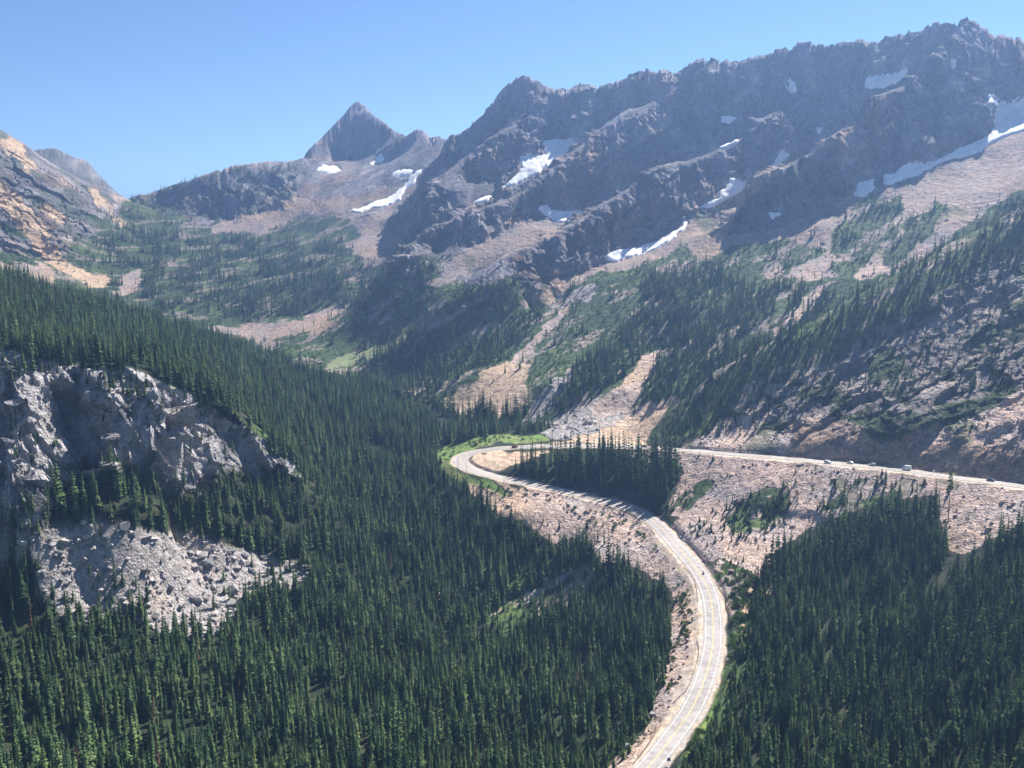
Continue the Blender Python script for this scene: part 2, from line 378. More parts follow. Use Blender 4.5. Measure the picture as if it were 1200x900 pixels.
disp = rock * (6.5 * R1 + 3.6 * R2 + 1.6 * R3 + 1.0 * F1 + 4.6 * CH + 1.5 * CH2) * crest
disp += spur * (0.8 * R2 + 0.9 * R3 + 0.8 * F1)
# blocky joints of the granite knob: cells at two sizes, each its own tilted facet
def facets(a, b, wl, seed):
    a = a / wl; b = b / wl
    ia = np.floor(a); ib = np.floor(b)
    best = np.full(a.shape, 9.0); h = np.zeros(a.shape)
    for di in (-1, 0, 1):
        for dj in (-1, 0, 1):
            ca, cb = ia + di, ib + dj
            pa = ca + _hash(ca, cb, seed) / 4294967296.0
            pb = cb + _hash(ca, cb, seed + 1) / 4294967296.0
            d = np.maximum(np.abs(a - pa), 0.8 * np.abs(b - pb)) + 0.35 * np.hypot(a - pa, b - pb)
            m = d < best
            best[m] = d[m]
            g0 = _hash(ca, cb, seed + 2) / 4294967296.0 - 0.5
            g1 = _hash(ca, cb, seed + 3) / 4294967296.0 - 0.5
            g2 = _hash(ca, cb, seed + 4) / 4294967296.0 - 0.5
            v = g0 + 0.9 * g1 * (a - pa) + 0.9 * g2 * (b - pb)
            h[m] = v[m]
    return h
def facet_disp(wt, wla, amp):
    k = np.nonzero(wt > 0.02)
    a = (X[k] + 0.45 * SL[k]) ; b = SL[k] * 1.25 - 0.25 * X[k]
    wob = 1.2 * gnoise(a / 6, b / 6, 3)
    d = np.zeros(X.shape)
    s = 0
    for wl, am, sd_ in wla:
        s = s + am * facets(a + wob, b * 0.6 + wob, wl, sd_)
    d[k] = s
    return d * wt
disp += facet_disp(knob, [(24, 10.5, 101), (10, 6.0, 111), (4.5, 2.6, 121)], 1) - 4.5 * knob
disp += knob * (.8 * R3 + 0.3 * F1)
def slab_disp(wt, cells):
    k = np.nonzero(wt > 0.02)
    d = np.zeros(X.shape); s = 0
    wob = .35 * gnoise(X[k] / 9, SL[k] / 9, 7)
    for wl, am, st, sd_ in cells: s = s + am * facets(diag_a[k] * st + wob, diag_b[k] + wob, wl, sd_)
    d[k] = s
    return d * wt
disp += slab_disp(np.clip(spur, 0, 1), [(15, 6.5, .25, 131), (7, 3.0, .35, 141), (3.5, 1.0, .6, 145)])
disp += slab_disp(np.clip(rock, 0, 1) * crest, [(42, 10.0, .5, 151), (18, 6.0, .55, 161)])
disp += facet_disp(np.clip(rock, 0, 1) * crest, [(26, 5.0, 165), (10, 3.2, 171)], 1)
passm = sstep(1880, 1960, RR) * sstep(2330, 2230, RR) * ((U0 < 345) & (U0 > 130)) * sstep(.25, .5, S0)
disp += facet_disp(blur(passm, 6), [(55, 13.0, 181), (24, 7.0, 183), (10, 3.5, 187)], 1)
# gentle unevenness of the soft ground
cmax = (Zb / RR).max(0)[None]
CRESTM = sstep(-.030, -.006, Zb / RR - cmax) * (RR > 1300)
disp *= 1 - np.where(RR > 1900, .9, .6) * CRESTM
soft = 1 - np.clip(rock + spur + knob, 0, 1)
disp += soft * (1.0 * fbm(X, SL, 45, 4, 91) + (RR > 900) * 2.2 * fbm(X, SL, 120, 2, 95) + 0.35 * fbm(X, SL, 5, 2, 97))
snowm = np.zeros(X.shape)
for _, poly in SNOW: snowm = np.maximum(snowm, inside(U0, V0, poly, RR > 1000))
snowm = np.clip(2.2 * blur(snowm, 6), 0, 1)
disp = disp * (1 - .88 * snowm) - 1.5 * snowm
disp *= wroad * np.clip((RR - 150) / 120, 0, 1)
PX = X + NB[..., 0] * disp; PY = Y + NB[..., 1] * disp; PZ = Z1 + NB[..., 2] * disp
# small teeth along the crests
cm2 = (PZ / RR).max(0)[None]
teeth = sstep(-.022, -.003, PZ / RR - cm2) * (RR > 1350) * np.clip(1 - .45 * (X < -160), .25, 1)
tx = th_g[None] * 1500 + 0 * PZ
PZ += teeth * (4.2 * facets(tx, RR * .12, 15, 205) + 4.0 * facets(tx, RR * .12, 7, 207) + 2.2 * gnoise(tx / 22, RR / 90, 201) + 1.2 * gnoise(tx / 4, RR / 40, 203))
Up, Vp = project(PX, PY, PZ)
print('detail', round(time.time() - T0, 1))

# ------------------------------------------------------------------ ground cover
ROCK, TALUS, TGREY, SHRUB, FOREST, GRASS, DIRT, GRANITE, CUT = range(9)
COVER = [
 (ROCK, [(340, 190), (385, 90), (520, 110), (600, 50), (1130, -20), (1400, -20), (1400, 110), (1200, 146), (1165, 150), (1100, 190), (1040, 214), (1005, 228), (950, 248), (870, 272), (800, 262), (757, 293), (690, 313), (640, 337), (600, 348), (545, 332), (490, 332), (466, 305), (474, 262), (478, 235), (496, 198), (470, 222), (440, 216), (420, 229), (370, 236), (345, 232)]),
 (ROCK, [(-60, 90), (0, 140), (60, 160), (140, 232), (130, 262), (90, 280), (40, 262), (-60, 262)]),
 (SHRUB, [(90, 255), (160, 240), (230, 246), (290, 262), (360, 250), (400, 265), (440, 300), (470, 300), (500, 300), (520, 330), (560, 332), (600, 322), (640, 346), (690, 322), (760, 305), (800, 285), (830, 305), (860, 290), (900, 325), (940, 305), (1000, 305), (1060, 255), (1200, 222), (1400, 170), (1400, 560), (1200, 520), (1100, 490), (1000, 480), (930, 490), (870, 475), (820, 508), (750, 516), (640, 505), (600, 485), (500, 470), (440, 445), (300, 415), (100, 360), (60, 330)]),
 (SHRUB, [(0, 265), (30, 255), (60, 275), (90, 300), (80, 325), (40, 310), (-40, 300), (-40, 262)]),
 (SHRUB, [(136, 240), (200, 216), (250, 203), (290, 195), (250, 262), (205, 262), (150, 252)]), (ROCK, [(205, 240), (240, 222), (300, 196), (355, 185), (400, 195), (440, 200), (470, 190), (505, 172), (497, 197), (470, 206), (440, 216), (420, 229), (395, 226), (370, 236), (345, 232), (290, 249), (250, 262), (215, 258)]),
 (DIRT, [(-60, 200), (0, 215), (25, 236), (45, 262), (60, 286), (78, 302), (112, 325), (135, 330), (115, 340), (85, 327), (52, 308), (38, 288), (18, 263), (-10, 238), (-60, 230)]),
 (DIRT, [(3, 154), (22, 165), (42, 198), (32, 203), (5, 180)]), (DIRT, [(108, 220), (132, 236), (130, 252), (112, 243)]), (DIRT, [(45, 235), (70, 255), (72, 265), (55, 255)]), (DIRT, [(130, 250), (152, 262), (142, 268), (130, 260)]),
 (TALUS, [(205, 262), (250, 264), (290, 250), (345, 231), (372, 236), (340, 257), (330, 266), (270, 274)]),
 (TALUS, [(360, 240), (400, 228), (420, 240), (470, 222), (498, 198), (480, 235), (476, 262), (455, 300), (435, 318), (410, 290), (425, 268), (390, 262)]),
 (SHRUB, [(335, 264), (385, 247), (414, 262), (408, 288), (432, 316), (380, 302)]),
 (ROCK, [(420, 236), (440, 231), (446, 247), (426, 252)]), (ROCK, [(445, 262), (470, 248), (472, 270), (452, 285)]),
 (TALUS, [(130, 343), (150, 320), (166, 316), (160, 338), (145, 350)]), (TALUS, [(232, 381), (300, 378), (345, 374), (395, 362), (414, 362), (380, 383), (330, 402), (308, 410), (295, 394), (240, 391)]),
 (TALUS, [(490, 333), (515, 323), (545, 295), (560, 272), (600, 258), (640, 262), (662, 274), (625, 287), (582, 302), (545, 322), (510, 337)]),
 (TALUS, [(540, 243), (560, 236), (600, 216), (640, 190), (630, 207), (590, 226), (560, 246)]), (TALUS, [(592, 216), (600, 195), (612, 182), (640, 175), (660, 180), (640, 196), (605, 217)]),
 (TALUS, [(610, 356), (660, 328), (690, 313), (720, 303), (757, 293), (800, 262), (830, 240), (870, 206), (930, 180), (925, 193), (882, 226), (866, 252), (835, 277), (790, 292), (740, 308), (690, 328), (640, 354), (615, 362)]),
 (TALUS, [(850, 292), (870, 275), (905, 268), (955, 250), (1005, 228), (1045, 214), (1100, 192), (1140, 172), (1165, 150), (1200, 146), (1400, 90), (1400, 180), (1200, 214), (1130, 264), (1080, 302), (1020, 332), (1000, 324), (1030, 288), (1060, 262), (1000, 270), (960, 287), (900, 282), (870, 294)]),
 (SHRUB, [(985, 262), (1020, 232), (1062, 226), (1052, 260), (1002, 302), (972, 292)]), (SHRUB, [(1030, 302), (1060, 264), (1102, 234), (1112, 246), (1062, 302), (1040, 320)]), (SHRUB, [(846, 292), (900, 282), (960, 287), (990, 300), (940, 314), (880, 320)]),
 (TALUS, [(915, 322), (940, 302), (975, 292), (985, 327), (940, 327)]), (TALUS, [(985, 328), (960, 354), (935, 378), (905, 395), (903, 382), (930, 364), (965, 337)]),
 (TALUS, [(620, 402), (650, 372), (667, 352), (670, 362), (640, 397), (600, 432), (590, 432)]), (TGREY, [(676, 352), (690, 342), (702, 345), (690, 356)]), (TGREY, [(486, 398), (540, 360), (550, 356), (548, 366), (500, 390)]), (TGREY, [(440, 375), (465, 363), (462, 372), (446, 381)]), (TGREY, [(556, 345), (572, 335), (570, 345), (560, 350)]), (TGREY, [(640, 360), (665, 350), (690, 335), (700, 338), (660, 362)]),
 (DIRT, [(520, 470), (545, 452), (560, 438), (590, 426), (627, 422), (616, 452), (620, 472), (602, 486), (560, 494), (528, 482)]),
 (TGREY, [(618, 476), (650, 444), (672, 430), (667, 447), (642, 482), (627, 498), (608, 494)]),
 (TGREY, [(622, 506), (650, 492), (690, 472), (715, 455), (700, 470), (740, 486), (730, 500), (700, 513), (650, 514)]), (TALUS, [(690, 476), (720, 452), (745, 428), (768, 410), (776, 416), (756, 447), (746, 472), (735, 482), (790, 467), (802, 463), (772, 487), (742, 507), (715, 505), (745, 485), (700, 487)]),
 (DIRT, [(640, 521), (700, 508), (750, 494), (790, 470), (800, 473), (782, 484), (762, 512), (750, 523), (660, 524)]),
 (GRASS, [(375, 434), (410, 417), (440, 404), (478, 391), (480, 400), (440, 415), (410, 428)]),
 (SHRUB, [(860, 490), (905, 458), (960, 425), (1000, 395), (1060, 362), (1120, 325), (1200, 280), (1400, 220), (1400, 500), (1200, 470), (1150, 490), (1090, 520), (1040, 512), (1000, 497), (960, 490), (925, 502)]),
 (TALUS, [(800, 524), (845, 495), (895, 478), (905, 490), (880, 512), (925, 505), (935, 490), (965, 484), (950, 500), (930, 536), (870, 532), (800, 527)]),
 (TALUS, [(1050, 515), (1100, 504), (1160, 480), (1200, 455), (1400, 400), (1400, 540), (1200, 526), (1120, 518)]),
 (CUT, [(922, 536), (925, 503), (960, 489), (1010, 497), (1030, 516), (1060, 513), (1120, 519), (1200, 526), (1400, 540), (1400, 600), (1200, 566), (1100, 553), (1000, 541)]),
 # below the upper road
 (TALUS, [(780, 527), (833, 531), (900, 536), (1000, 545), (1066, 552), (1133, 562), (1200, 571), (1400, 600), (1400, 720), (840, 720), (838, 680), (800, 636), (760, 605), (790, 575), (800, 550)]),
 (SHRUB, [(768, 606), (800, 578), (846, 556), (848, 566), (812, 594), (780, 618)]), (SHRUB, [(846, 596), (880, 578), (920, 570), (922, 602), (880, 620), (858, 625)]), (SHRUB, [(960, 600), (1000, 565), (1040, 556), (1090, 570), (1000, 612)]),
 (SHRUB, [(795, 900), (835, 850), (866, 760), (885, 700), (905, 690), (890, 770), (850, 880), (800, 960)]), (FOREST, [(885, 690), (915, 642), (950, 618), (990, 608), (1040, 585), (1100, 582), (1112, 650), (1130, 652), (1200, 615), (1400, 600), (1400, 990), (780, 990), (800, 900), (850, 850), (880, 770), (892, 715)]),
 (DIRT, [(860, 720), (885, 690), (912, 682), (905, 700), (880, 722), (868, 745)]),
 (SHRUB, [(822, 664), (842, 655), (880, 668), (890, 690), (872, 715), (868, 745), (850, 800), (832, 850), (806, 890), (795, 890), (828, 828), (848, 770), (852, 730), (842, 690)]),
 (GRASS, [(842, 792), (852, 772), (846, 805), (832, 840), (810, 880), (800, 890), (826, 835)]),
 (FOREST, [(-400, 300), (0, 318), (100, 352), (200, 379), (300, 412), (380, 438), (440, 445), (490, 470), (520, 500), (605, 492), (618, 503), (560, 514), (515, 522), (518, 548), (560, 574), (585, 594), (600, 614), (640, 630), (690, 650), (705, 657), (775, 664), (790, 720), (782, 790), (760, 850), (705, 935), (-400, 990)]),
 (TALUS, [(543, 562), (620, 570), (700, 588), (745, 602), (778, 630), (780, 688), (735, 666), (697, 656), (688, 637), (650, 634), (610, 617), (575, 597), (552, 580)]),
 (TALUS, [(775, 640), (795, 655), (812, 690), (816, 720), (824, 760), (800, 830), (770, 852), (735, 905), (690, 935), (720, 890), (760, 845), (772, 800), (785, 760), (785, 700), (770, 660)]),
 (TALUS, [(500, 705), (520, 690), (545, 688), (548, 700), (520, 712)]), (TGREY, [(596, 712), (625, 690), (632, 678), (660, 672), (682, 660), (680, 668), (650, 684), (636, 700), (610, 722)]),
 (SHRUB, [(555, 725), (600, 675), (640, 660), (690, 655), (700, 675), (650, 715), (590, 745)]),
 (TGREY, [(610, 700), (628, 690), (636, 678), (660, 673), (680, 661), (682, 666), (655, 682), (640, 694), (616, 712)]),
 (DIRT, [(545, 545), (560, 531), (610, 528), (650, 532), (605, 548), (582, 556), (560, 552)]), (FOREST, [(575, 558), (600, 546), (650, 534), (700, 535), (740, 538), (795, 540), (800, 558), (782, 585), (768, 604), (740, 599), (700, 588), (640, 570)]),
 (TALUS, [(710, 530), (790, 528), (812, 534), (800, 548), (760, 546)]),
 (GRASS, [(512, 522), (560, 513), (600, 508), (640, 507), (642, 515), (560, 526), (538, 537), (536, 552), (560, 562), (600, 574), (590, 580), (548, 566), (515, 548)]),
 # granite knob and its scree
 (SHRUB, [(-300, 400), (0, 405), (60, 424), (150, 430), (200, 450), (250, 470), (292, 500), (335, 532), (360, 550), (350, 575), (300, 640), (230, 620), (100, 600), (-300, 600)]),
 (FOREST, [(-300, 590), (40, 600), (70, 560), (150, 545), (225, 560), (290, 548), (345, 560), (365, 575), (400, 640), (372, 668), (300, 650), (215, 630), (110, 620), (60, 625), (30, 645), (-300, 640)]),
 (GRANITE, [(-300, 405), (30, 412), (90, 430), (130, 440), (170, 450), (200, 465), (240, 478), (275, 505), (300, 530), (350, 548), (340, 560), (290, 550), (250, 545), (225, 580), (190, 565), (150, 545), (95, 548), (70, 575), (45, 618), (-300, 620)]),
 (TGREY, [(30, 640), (60, 618), (110, 612), (180, 622), (215, 622), (250, 636), (300, 646), (370, 668), (365, 694), (300, 694), (280, 730), (240, 750), (200, 745), (150, 715), (110, 725), (80, 725), (50, 700), (34, 665)]),
 (TGREY, [(-300, 625), (20, 625), (40, 640), (10, 660), (-300, 670)]),
]
vis_prev = visible_of(PZ)
VIS = (PZ / RR) >= vis_prev - 0.004
wu = Up + 7 * fbm(X, SL, 55, 4, 301, 0.65) ; wv = Vp + 6 * fbm(X, SL, 55, 4, 351, 0.65)
near_w = np.clip((1100 - RR) / 500, 0, 1)
cls = np.where(S0 > 0.72, ROCK, TALUS)
cls = np.where((RR < 1000) & (RR > 20), FOREST, cls)
cls[(~VIS) & (RR > 1000) & (S0 < 0.9)] = TALUS
for c, poly in COVER:
    m = inside(wu, wv, poly)
    if c == SHRUB: m &= ~((rock > 0.55) & (gnoise(X / 25, SL / 25, 9) < 0.35))
    if c == SHRUB: m &= ~((RR < 760) & (RR > 480) & (Up > 740) & (fbm(X, SL, 16, 3, 19) < -.32))
    cls[m] = c
print('cover', round(time.time() - T0, 1))

def mix(a, b, t): return a + (b - a) * t[..., None]
def col(*c): return np.array(c, float)
n_big = fbm(X, SL, 140, 3, 401); n_mid = fbm(X, SL, 30, 3, 411); n_fin = fbm(X, SL, 6, 3, 421); n_diag = fbm(diag_a * 0.35, diag_b, 22, 4, 431)
n_spk = gnoise(X / 1.6, SL / 1.6, 441)
def shade(base, amt, n): return base * (1 + amt * n)[..., None]
ROCKC = mix(mix(np.broadcast_to(col(.155, .142, .155), X.shape + (3,)), col(.235, .165, .135), sstep(.1, .8, n_big + .5 * n_mid)), col(.33, .29, .265), sstep(.3, .9, n_diag))
ROCKC = ROCKC * (1 + .55 * np.clip(fbm(X + 10 * mx, SL * .22, 22, 4, 455), -1, 1.2) + .3 * np.clip(fbm(diag_a * .3, diag_b, 9, 3, 457), -1, 1))[..., None]
ROCKC = mix(ROCKC, col(.075, .085, .05), .55 * sstep(.15, .6, fbm(X, SL, 60, 4, 451)) * (S0 < 1.5))
n_str = fbm(X + 12 * my, SL * .12, 24, 4, 481)
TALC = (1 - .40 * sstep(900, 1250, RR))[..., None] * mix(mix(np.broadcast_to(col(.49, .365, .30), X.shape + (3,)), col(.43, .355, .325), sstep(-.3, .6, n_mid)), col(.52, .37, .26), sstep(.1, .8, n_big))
TGC = mix(np.broadcast_to(col(.34, .31, .295), X.shape + (3,)), col(.43, .36, .31), sstep(0, .7, n_mid))
TALC = mix(TALC, TALC * col(.74, .78, .84), .75 * sstep(.0, .55, n_str))
TALC = mix(TALC, np.broadcast_to(col(.10, .12, .055), X.shape + (3,)), .7 * sstep(.45, .8, fbm(X, SL * .4, 34, 4, 491)) * (RR < 1300))
SHC = mix(mix(np.broadcast_to(col(.045, .075, .028), X.shape + (3,)), col(.085, .125, .04), sstep(-.1, .5, n_mid)), col(.27, .225, .19), sstep(.22, .5, n_diag + .25 * n_fin))
FOC = mix(np.broadcast_to(col(.022, .030, .016), X.shape + (3,)), col(.042, .05, .026), sstep(-.2, .7, n_mid))
GRC = mix(np.broadcast_to(col(.13, .20, .05), X.shape + (3,)), col(.20, .22, .08), sstep(-.3, .6, n_mid))
DIC = mix(np.broadcast_to(col(.47, .355, .25), X.shape + (3,)), col(.42, .30, .21), sstep(-.4, .5, n_mid))
GNC = mix(mix(np.broadcast_to(col(.40, .375, .37), X.shape + (3,)), col(.55, .465, .43), sstep(.0, .8, n_big + .4 * n_mid)), col(.13, .13, .14), sstep(.05, .6, fbm(X * 2, SL * .5, 18, 4, 461)))
CUC = mix(mix(np.broadcast_to(col(.36, .255, .19), X.shape + (3,)), col(.27, .205, .17), sstep(-.2, .5, fbm(X, SL * .3, 20, 4, 471))), col(.45, .32, .22), sstep(.2, .8, n_mid))
SPC = mix(mix(np.broadcast_to(col(.21, .18, .17), X.shape + (3,)), col(.36, .305, .27), sstep(.05, .6, n_diag)), col(.05, .075, .03), sstep(.0, .4, n_mid + .3 * n_fin))
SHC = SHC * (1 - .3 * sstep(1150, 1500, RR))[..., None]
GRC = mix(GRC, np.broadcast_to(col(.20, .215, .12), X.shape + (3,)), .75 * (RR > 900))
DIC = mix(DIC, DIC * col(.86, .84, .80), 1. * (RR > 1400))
ROCKC = ROCKC * 1.15
ROCKC = mix(ROCKC, np.broadcast_to(col(.075, .095, .055), X.shape + (3,)), .65 * sstep(-.25, .3, fbm(X, SL, 40, 4, 459)) * (RR > 1560) * ((Up < 350)))
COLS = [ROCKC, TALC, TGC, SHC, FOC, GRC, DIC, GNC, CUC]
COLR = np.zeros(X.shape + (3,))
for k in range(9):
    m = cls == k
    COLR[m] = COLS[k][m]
m = (cls == SHRUB) & (spur > 0.4)
COLR[m] = SPC[m]
m = (cls == SHRUB) & (knob > 0.3) & (n_mid + .3 * n_fin > -.1)
COLR[m] = GNC[m]
COLR = blur(COLR, 1)
stony = np.isin(cls, [TALUS, TGREY, DIRT, CUT])
COLR *= (1 + np.where(stony, 0.16, 0.10) * n_fin + np.where(stony, np.where(RR > 950, .12, .22), .08) * n_spk)[..., None]
# gravel shoulder of the road, wider on the outside of the lower bends
pull = inside(wu, wv, [(790, 640), (806, 660), (826, 690), (828, 720), (818, 760), (822, 790), (805, 830), (780, 868), (745, 910), (730, 905), (770, 850), (800, 800), (812, 760), (806, 720), (808, 690), (780, 650)]) | inside(wu, wv, [(765, 622), (790, 640), (800, 665), (790, 668), (776, 648)])
shw = 7.6 + 1.6 * gnoise(X / 14, Y / 14, 501)
sh = sstep(0, 1.6, shw - RD)
sh = np.maximum(sh, pull * 0.9)
SHOC = mix(np.broadcast_to(col(.45, .355, .265), X.shape + (3,)), col(.40, .345, .30), sstep(-.4, .5, fbm(X, Y, 9, 2, 511)))
COLR = mix(COLR, SHOC, sh)
COLR = np.clip(COLR, .015, .9)
cls[sh > .5] = DIRT
ROUGH = np.select([cls == ROCK, cls == GRANITE, cls == CUT, cls == TALUS, cls == TGREY, (spur > .4) & (RR < 950)], [1., 1.5, 1.3, .8, 1., .8], .35) * (1 - sh) * np.where((cls == TALUS) & (RR > 950), .5, 1.)

# ------------------------------------------------------------------ helpers for objects
def new_mesh(name, verts, faces, mats=(), midx=None, smooth=False):
    me = bpy.data.meshes.new(name)
    me.from_pydata([tuple(v) for v in verts], [], [tuple(f) for f in faces])
    for m in mats: me.materials.append(m)
    if midx is not None: me.polygons.foreach_set('material_index', np.asarray(midx, np.int32))
    me.polygons.foreach_set('use_smooth', np.full(len(me.polygons), smooth))
    me.update()
    return me
def link(name, me, parent=None):
    o = bpy.data.objects.new(name, me)
    C.objects.link(o)
    if parent is not None: o.parent = parent
    return o
def tag(o, label=None, cat=None, group=None, kind=None):
    if label: o['label'] = label
    if cat: o['category'] = cat
    if group: o['group'] = group
    if kind: o['kind'] = kind
    return o
def empty(name, loc, rz=0.0):
    o = bpy.data.objects.new(name, None)
    C.objects.link(o)
    o.location = loc; o.rotation_euler = (0, 0, rz)
    o.empty_display_size = 1
    return o
def grid_mesh(name, P, quads, mat, colors=None, rough=None, normals=None):
    used, inv = np.unique(quads.ravel(), return_inverse=True)
    me = bpy.data.meshes.new(name)
    me.vertices.add(len(used)); me.vertices.foreach_set('co', P[used].astype(np.float32).ravel())
    nq = len(quads)
    me.loops.add(nq * 4); me.loops.foreach_set('vertex_index', inv.astype(np.int32).ravel())
    me.polygons.add(nq); me.polygons.foreach_set('loop_start', (np.arange(nq) * 4).astype(np.int32))
    me.polygons.foreach_set('use_smooth', np.ones(nq, bool))
    if colors is not None:
        a = me.attributes.new('cover', 'FLOAT_COLOR', 'POINT')
        a.data.foreach_set('color', np.c_[colors[used], np.ones(len(used))].astype(np.float32).ravel())
    if rough is not None:
        a = me.attributes.new('stony', 'FLOAT', 'POINT')
        a.data.foreach_set('value', rough[used].astype(np.float32))
    me.materials.append(mat)
    me.update()
    if normals is not None:
        me.normals_split_custom_set_from_vertices(normals[used].astype(np.float32))
    return me

# ------------------------------------------------------------------ materials
def mat_new(name):
    m = bpy.data.materials.new(name); m.use_nodes = True
    nt = m.node_tree; b = nt.nodes['Principled BSDF']
    return m, nt, b
def simple(name, c, rough=.6, metal=0., var=.12, scale=3.0):
    m, nt, b = mat_new(name)
    n = nt.nodes.new('ShaderNodeTexNoise'); n.inputs['Scale'].default_value = scale; n.inputs['Detail'].default_value = 4
    tc = nt.nodes.new('ShaderNodeTexCoord'); nt.links.new(tc.outputs['Object'], n.inputs['Vector'])
    r = nt.nodes.new('ShaderNodeMapRange'); r.inputs['To Min'].default_value = 1 - var; r.inputs['To Max'].default_value = 1 + var
    nt.links.new(n.outputs['Fac'], r.inputs['Value'])
    mx_ = nt.nodes.new('ShaderNodeMix'); mx_.data_type = 'RGBA'; mx_.blend_type = 'MULTIPLY'; mx_.inputs['Factor'].default_value = 1
    mx_.inputs['A'].default_value = (*c, 1); nt.links.new(r.outputs['Result'], mx_.inputs['B'])
    nt.links.new(mx_.outputs['Result'], b.inputs['Base Color'])
    b.inputs['Roughness'].default_value = rough; b.inputs['Metallic'].default_value = metal
    b.inputs['Specular IOR Level'].default_value = .3
    return m
def terrain_material():
    m, nt, b = mat_new('mountain ground')
    L = nt.links.new
    at = nt.nodes.new('ShaderNodeAttribute'); at.attribute_name = 'cover'
    st = nt.nodes.new('ShaderNodeAttribute'); st.attribute_name = 'stony'
    geo = nt.nodes.new('ShaderNodeNewGeometry')
    def vor(sc):
        v = nt.nodes.new('ShaderNodeTexVoronoi'); v.inputs['Scale'].default_value = sc
        L(geo.outputs['Position'], v.inputs['Vector'])
        sp = nt.nodes.new('ShaderNodeSeparateColor'); L(v.outputs['Color'], sp.inputs[0])
        return v, sp
    v1, c1 = vor(.75); v2, c2 = vor(.28)
    n1 = nt.nodes.new('ShaderNodeTexNoise'); n1.inputs['Scale'].default_value = .25; n1.inputs['Detail'].default_value = 6; n1.inputs['Roughness'].default_value = .65
    L(geo.outputs['Position'], n1.inputs['Vector'])
    def madd(x, k, y):
        n = nt.nodes.new('ShaderNodeMath'); n.operation = 'MULTIPLY_ADD'
        L(x, n.inputs[0]); n.inputs[1].default_value = k
        if y is None: n.inputs[2].default_value = 0
        else: L(y, n.inputs[2])
        return n.outputs[0]
    hgt = madd(c1.outputs[0], .55, madd(c2.outputs[0], 1.3, madd(n1.outputs['Fac'], 1.6, madd(v1.outputs['Distance'], -.5, None))))
    mul = nt.nodes.new('ShaderNodeMath'); mul.operation = 'MULTIPLY'; L(hgt, mul.inputs[0]); L(st.outputs['Fac'], mul.inputs[1])
    bp = nt.nodes.new('ShaderNodeBump'); bp.inputs['Strength'].default_value = .9; bp.inputs['Distance'].default_value = 1.5
    L(mul.outputs[0], bp.inputs['Height']); L(bp.outputs['Normal'], b.inputs['Normal'])
    val = madd(c1.outputs[1], .34, madd(c2.outputs[1], .30, madd(n1.outputs['Fac'], .70, None)))      # mean about .67
    r = nt.nodes.new('ShaderNodeMapRange'); r.inputs['From Min'].default_value = .3; r.inputs['From Max'].default_value = 1.04; r.inputs['To Min'].default_value = .55; r.inputs['To Max'].default_value = 1.45
    L(val, r.inputs['Value'])
    mx_ = nt.nodes.new('ShaderNodeMix'); mx_.data_type = 'RGBA'; mx_.blend_type = 'MULTIPLY'; mx_.inputs['Factor'].default_value = 1
    L(at.outputs['Color'], mx_.inputs['A']); L(r.outputs['Result'], mx_.inputs['B'])
    L(mx_.outputs['Result'], b.inputs['Base Color'])
    b.inputs['Roughness'].default_value = .95; b.inputs['Specular IOR Level'].default_value = .15
    return m
M_TER = terrain_material()

# ------------------------------------------------------------------ the ground as one sheet, cut into its landforms
P = np.stack([PX, PY, PZ], -1).reshape(-1, 3)
NRM = normals_of(PX, PY, PZ).reshape(-1, 3)
ii = np.arange(NR - 1)[:, None] * NT + np.arange(NT - 1)[None]
QUADS = np.stack([ii, ii + 1, ii + NT + 1, ii + NT], -1)
region = np.zeros((NR - 1, NT - 1), np.int8)
_r = RR[:-1, :-1]; _c = cls[:-1, :-1]; _u = Up[:-1, :-1]; _v = Vp[:-1, :-1]; _k = knob[:-1, :-1]
region[_r > 940] = 2
region[(_r > 1000) & (_u > 440) & (S0[:-1, :-1] > -1) & (_r > 1140 + 0 * _u)] = 3
region[(_r > 1880) & (_u > 335) & (_u < 535)] = 4
region[(_r > 1420) & (_u < 150)] = 5
region[(_r > 2230) & (_u < 200)] = 6
region[(_r < 660) & (_k > .45)] = 1
region[(_r < 940) & (spur[:-1, :-1] > .4)] = 7
REG = ['ground', 'rocky_cliff', 'valley_slope', 'mountain_ridge', 'pyramid_peak', 'mountain_side', 'mountain_summit', 'rocky_spur']
REGL = ['dark forest floor with gravel banks round the winding road', 'pale grey granite cliff rising out of the forest above a boulder field', 'green valley slopes striped with pink scree below the mountain wall',
        'long jagged dark mountain ridge with snow in its gullies', 'dark pointed pyramid peak standing behind the valley head', 'rocky mountainside with orange scree gullies beside the low pass', 'dusky distant summit behind the orange mountainside',
        'dark rocky spur and brown road cut above the upper road']
for k in range(8):
    q = QUADS[region == k]
    me = grid_mesh(REG[k], P, q, M_TER, COLR.reshape(-1, 3), ROUGH.ravel(), NRM if k in (0, 2) else None)
    if k not in (0, 2): me.polygons.foreach_set('use_smooth', np.zeros(len(me.polygons), bool))
    tag(link(REG[k], me), REGL[k], 'mountain' if k in (3, 4, 5, 6) else ('cliff' if k in (1, 7) else 'ground'), kind='structure')
print('ground', round(time.time() - T0, 1))

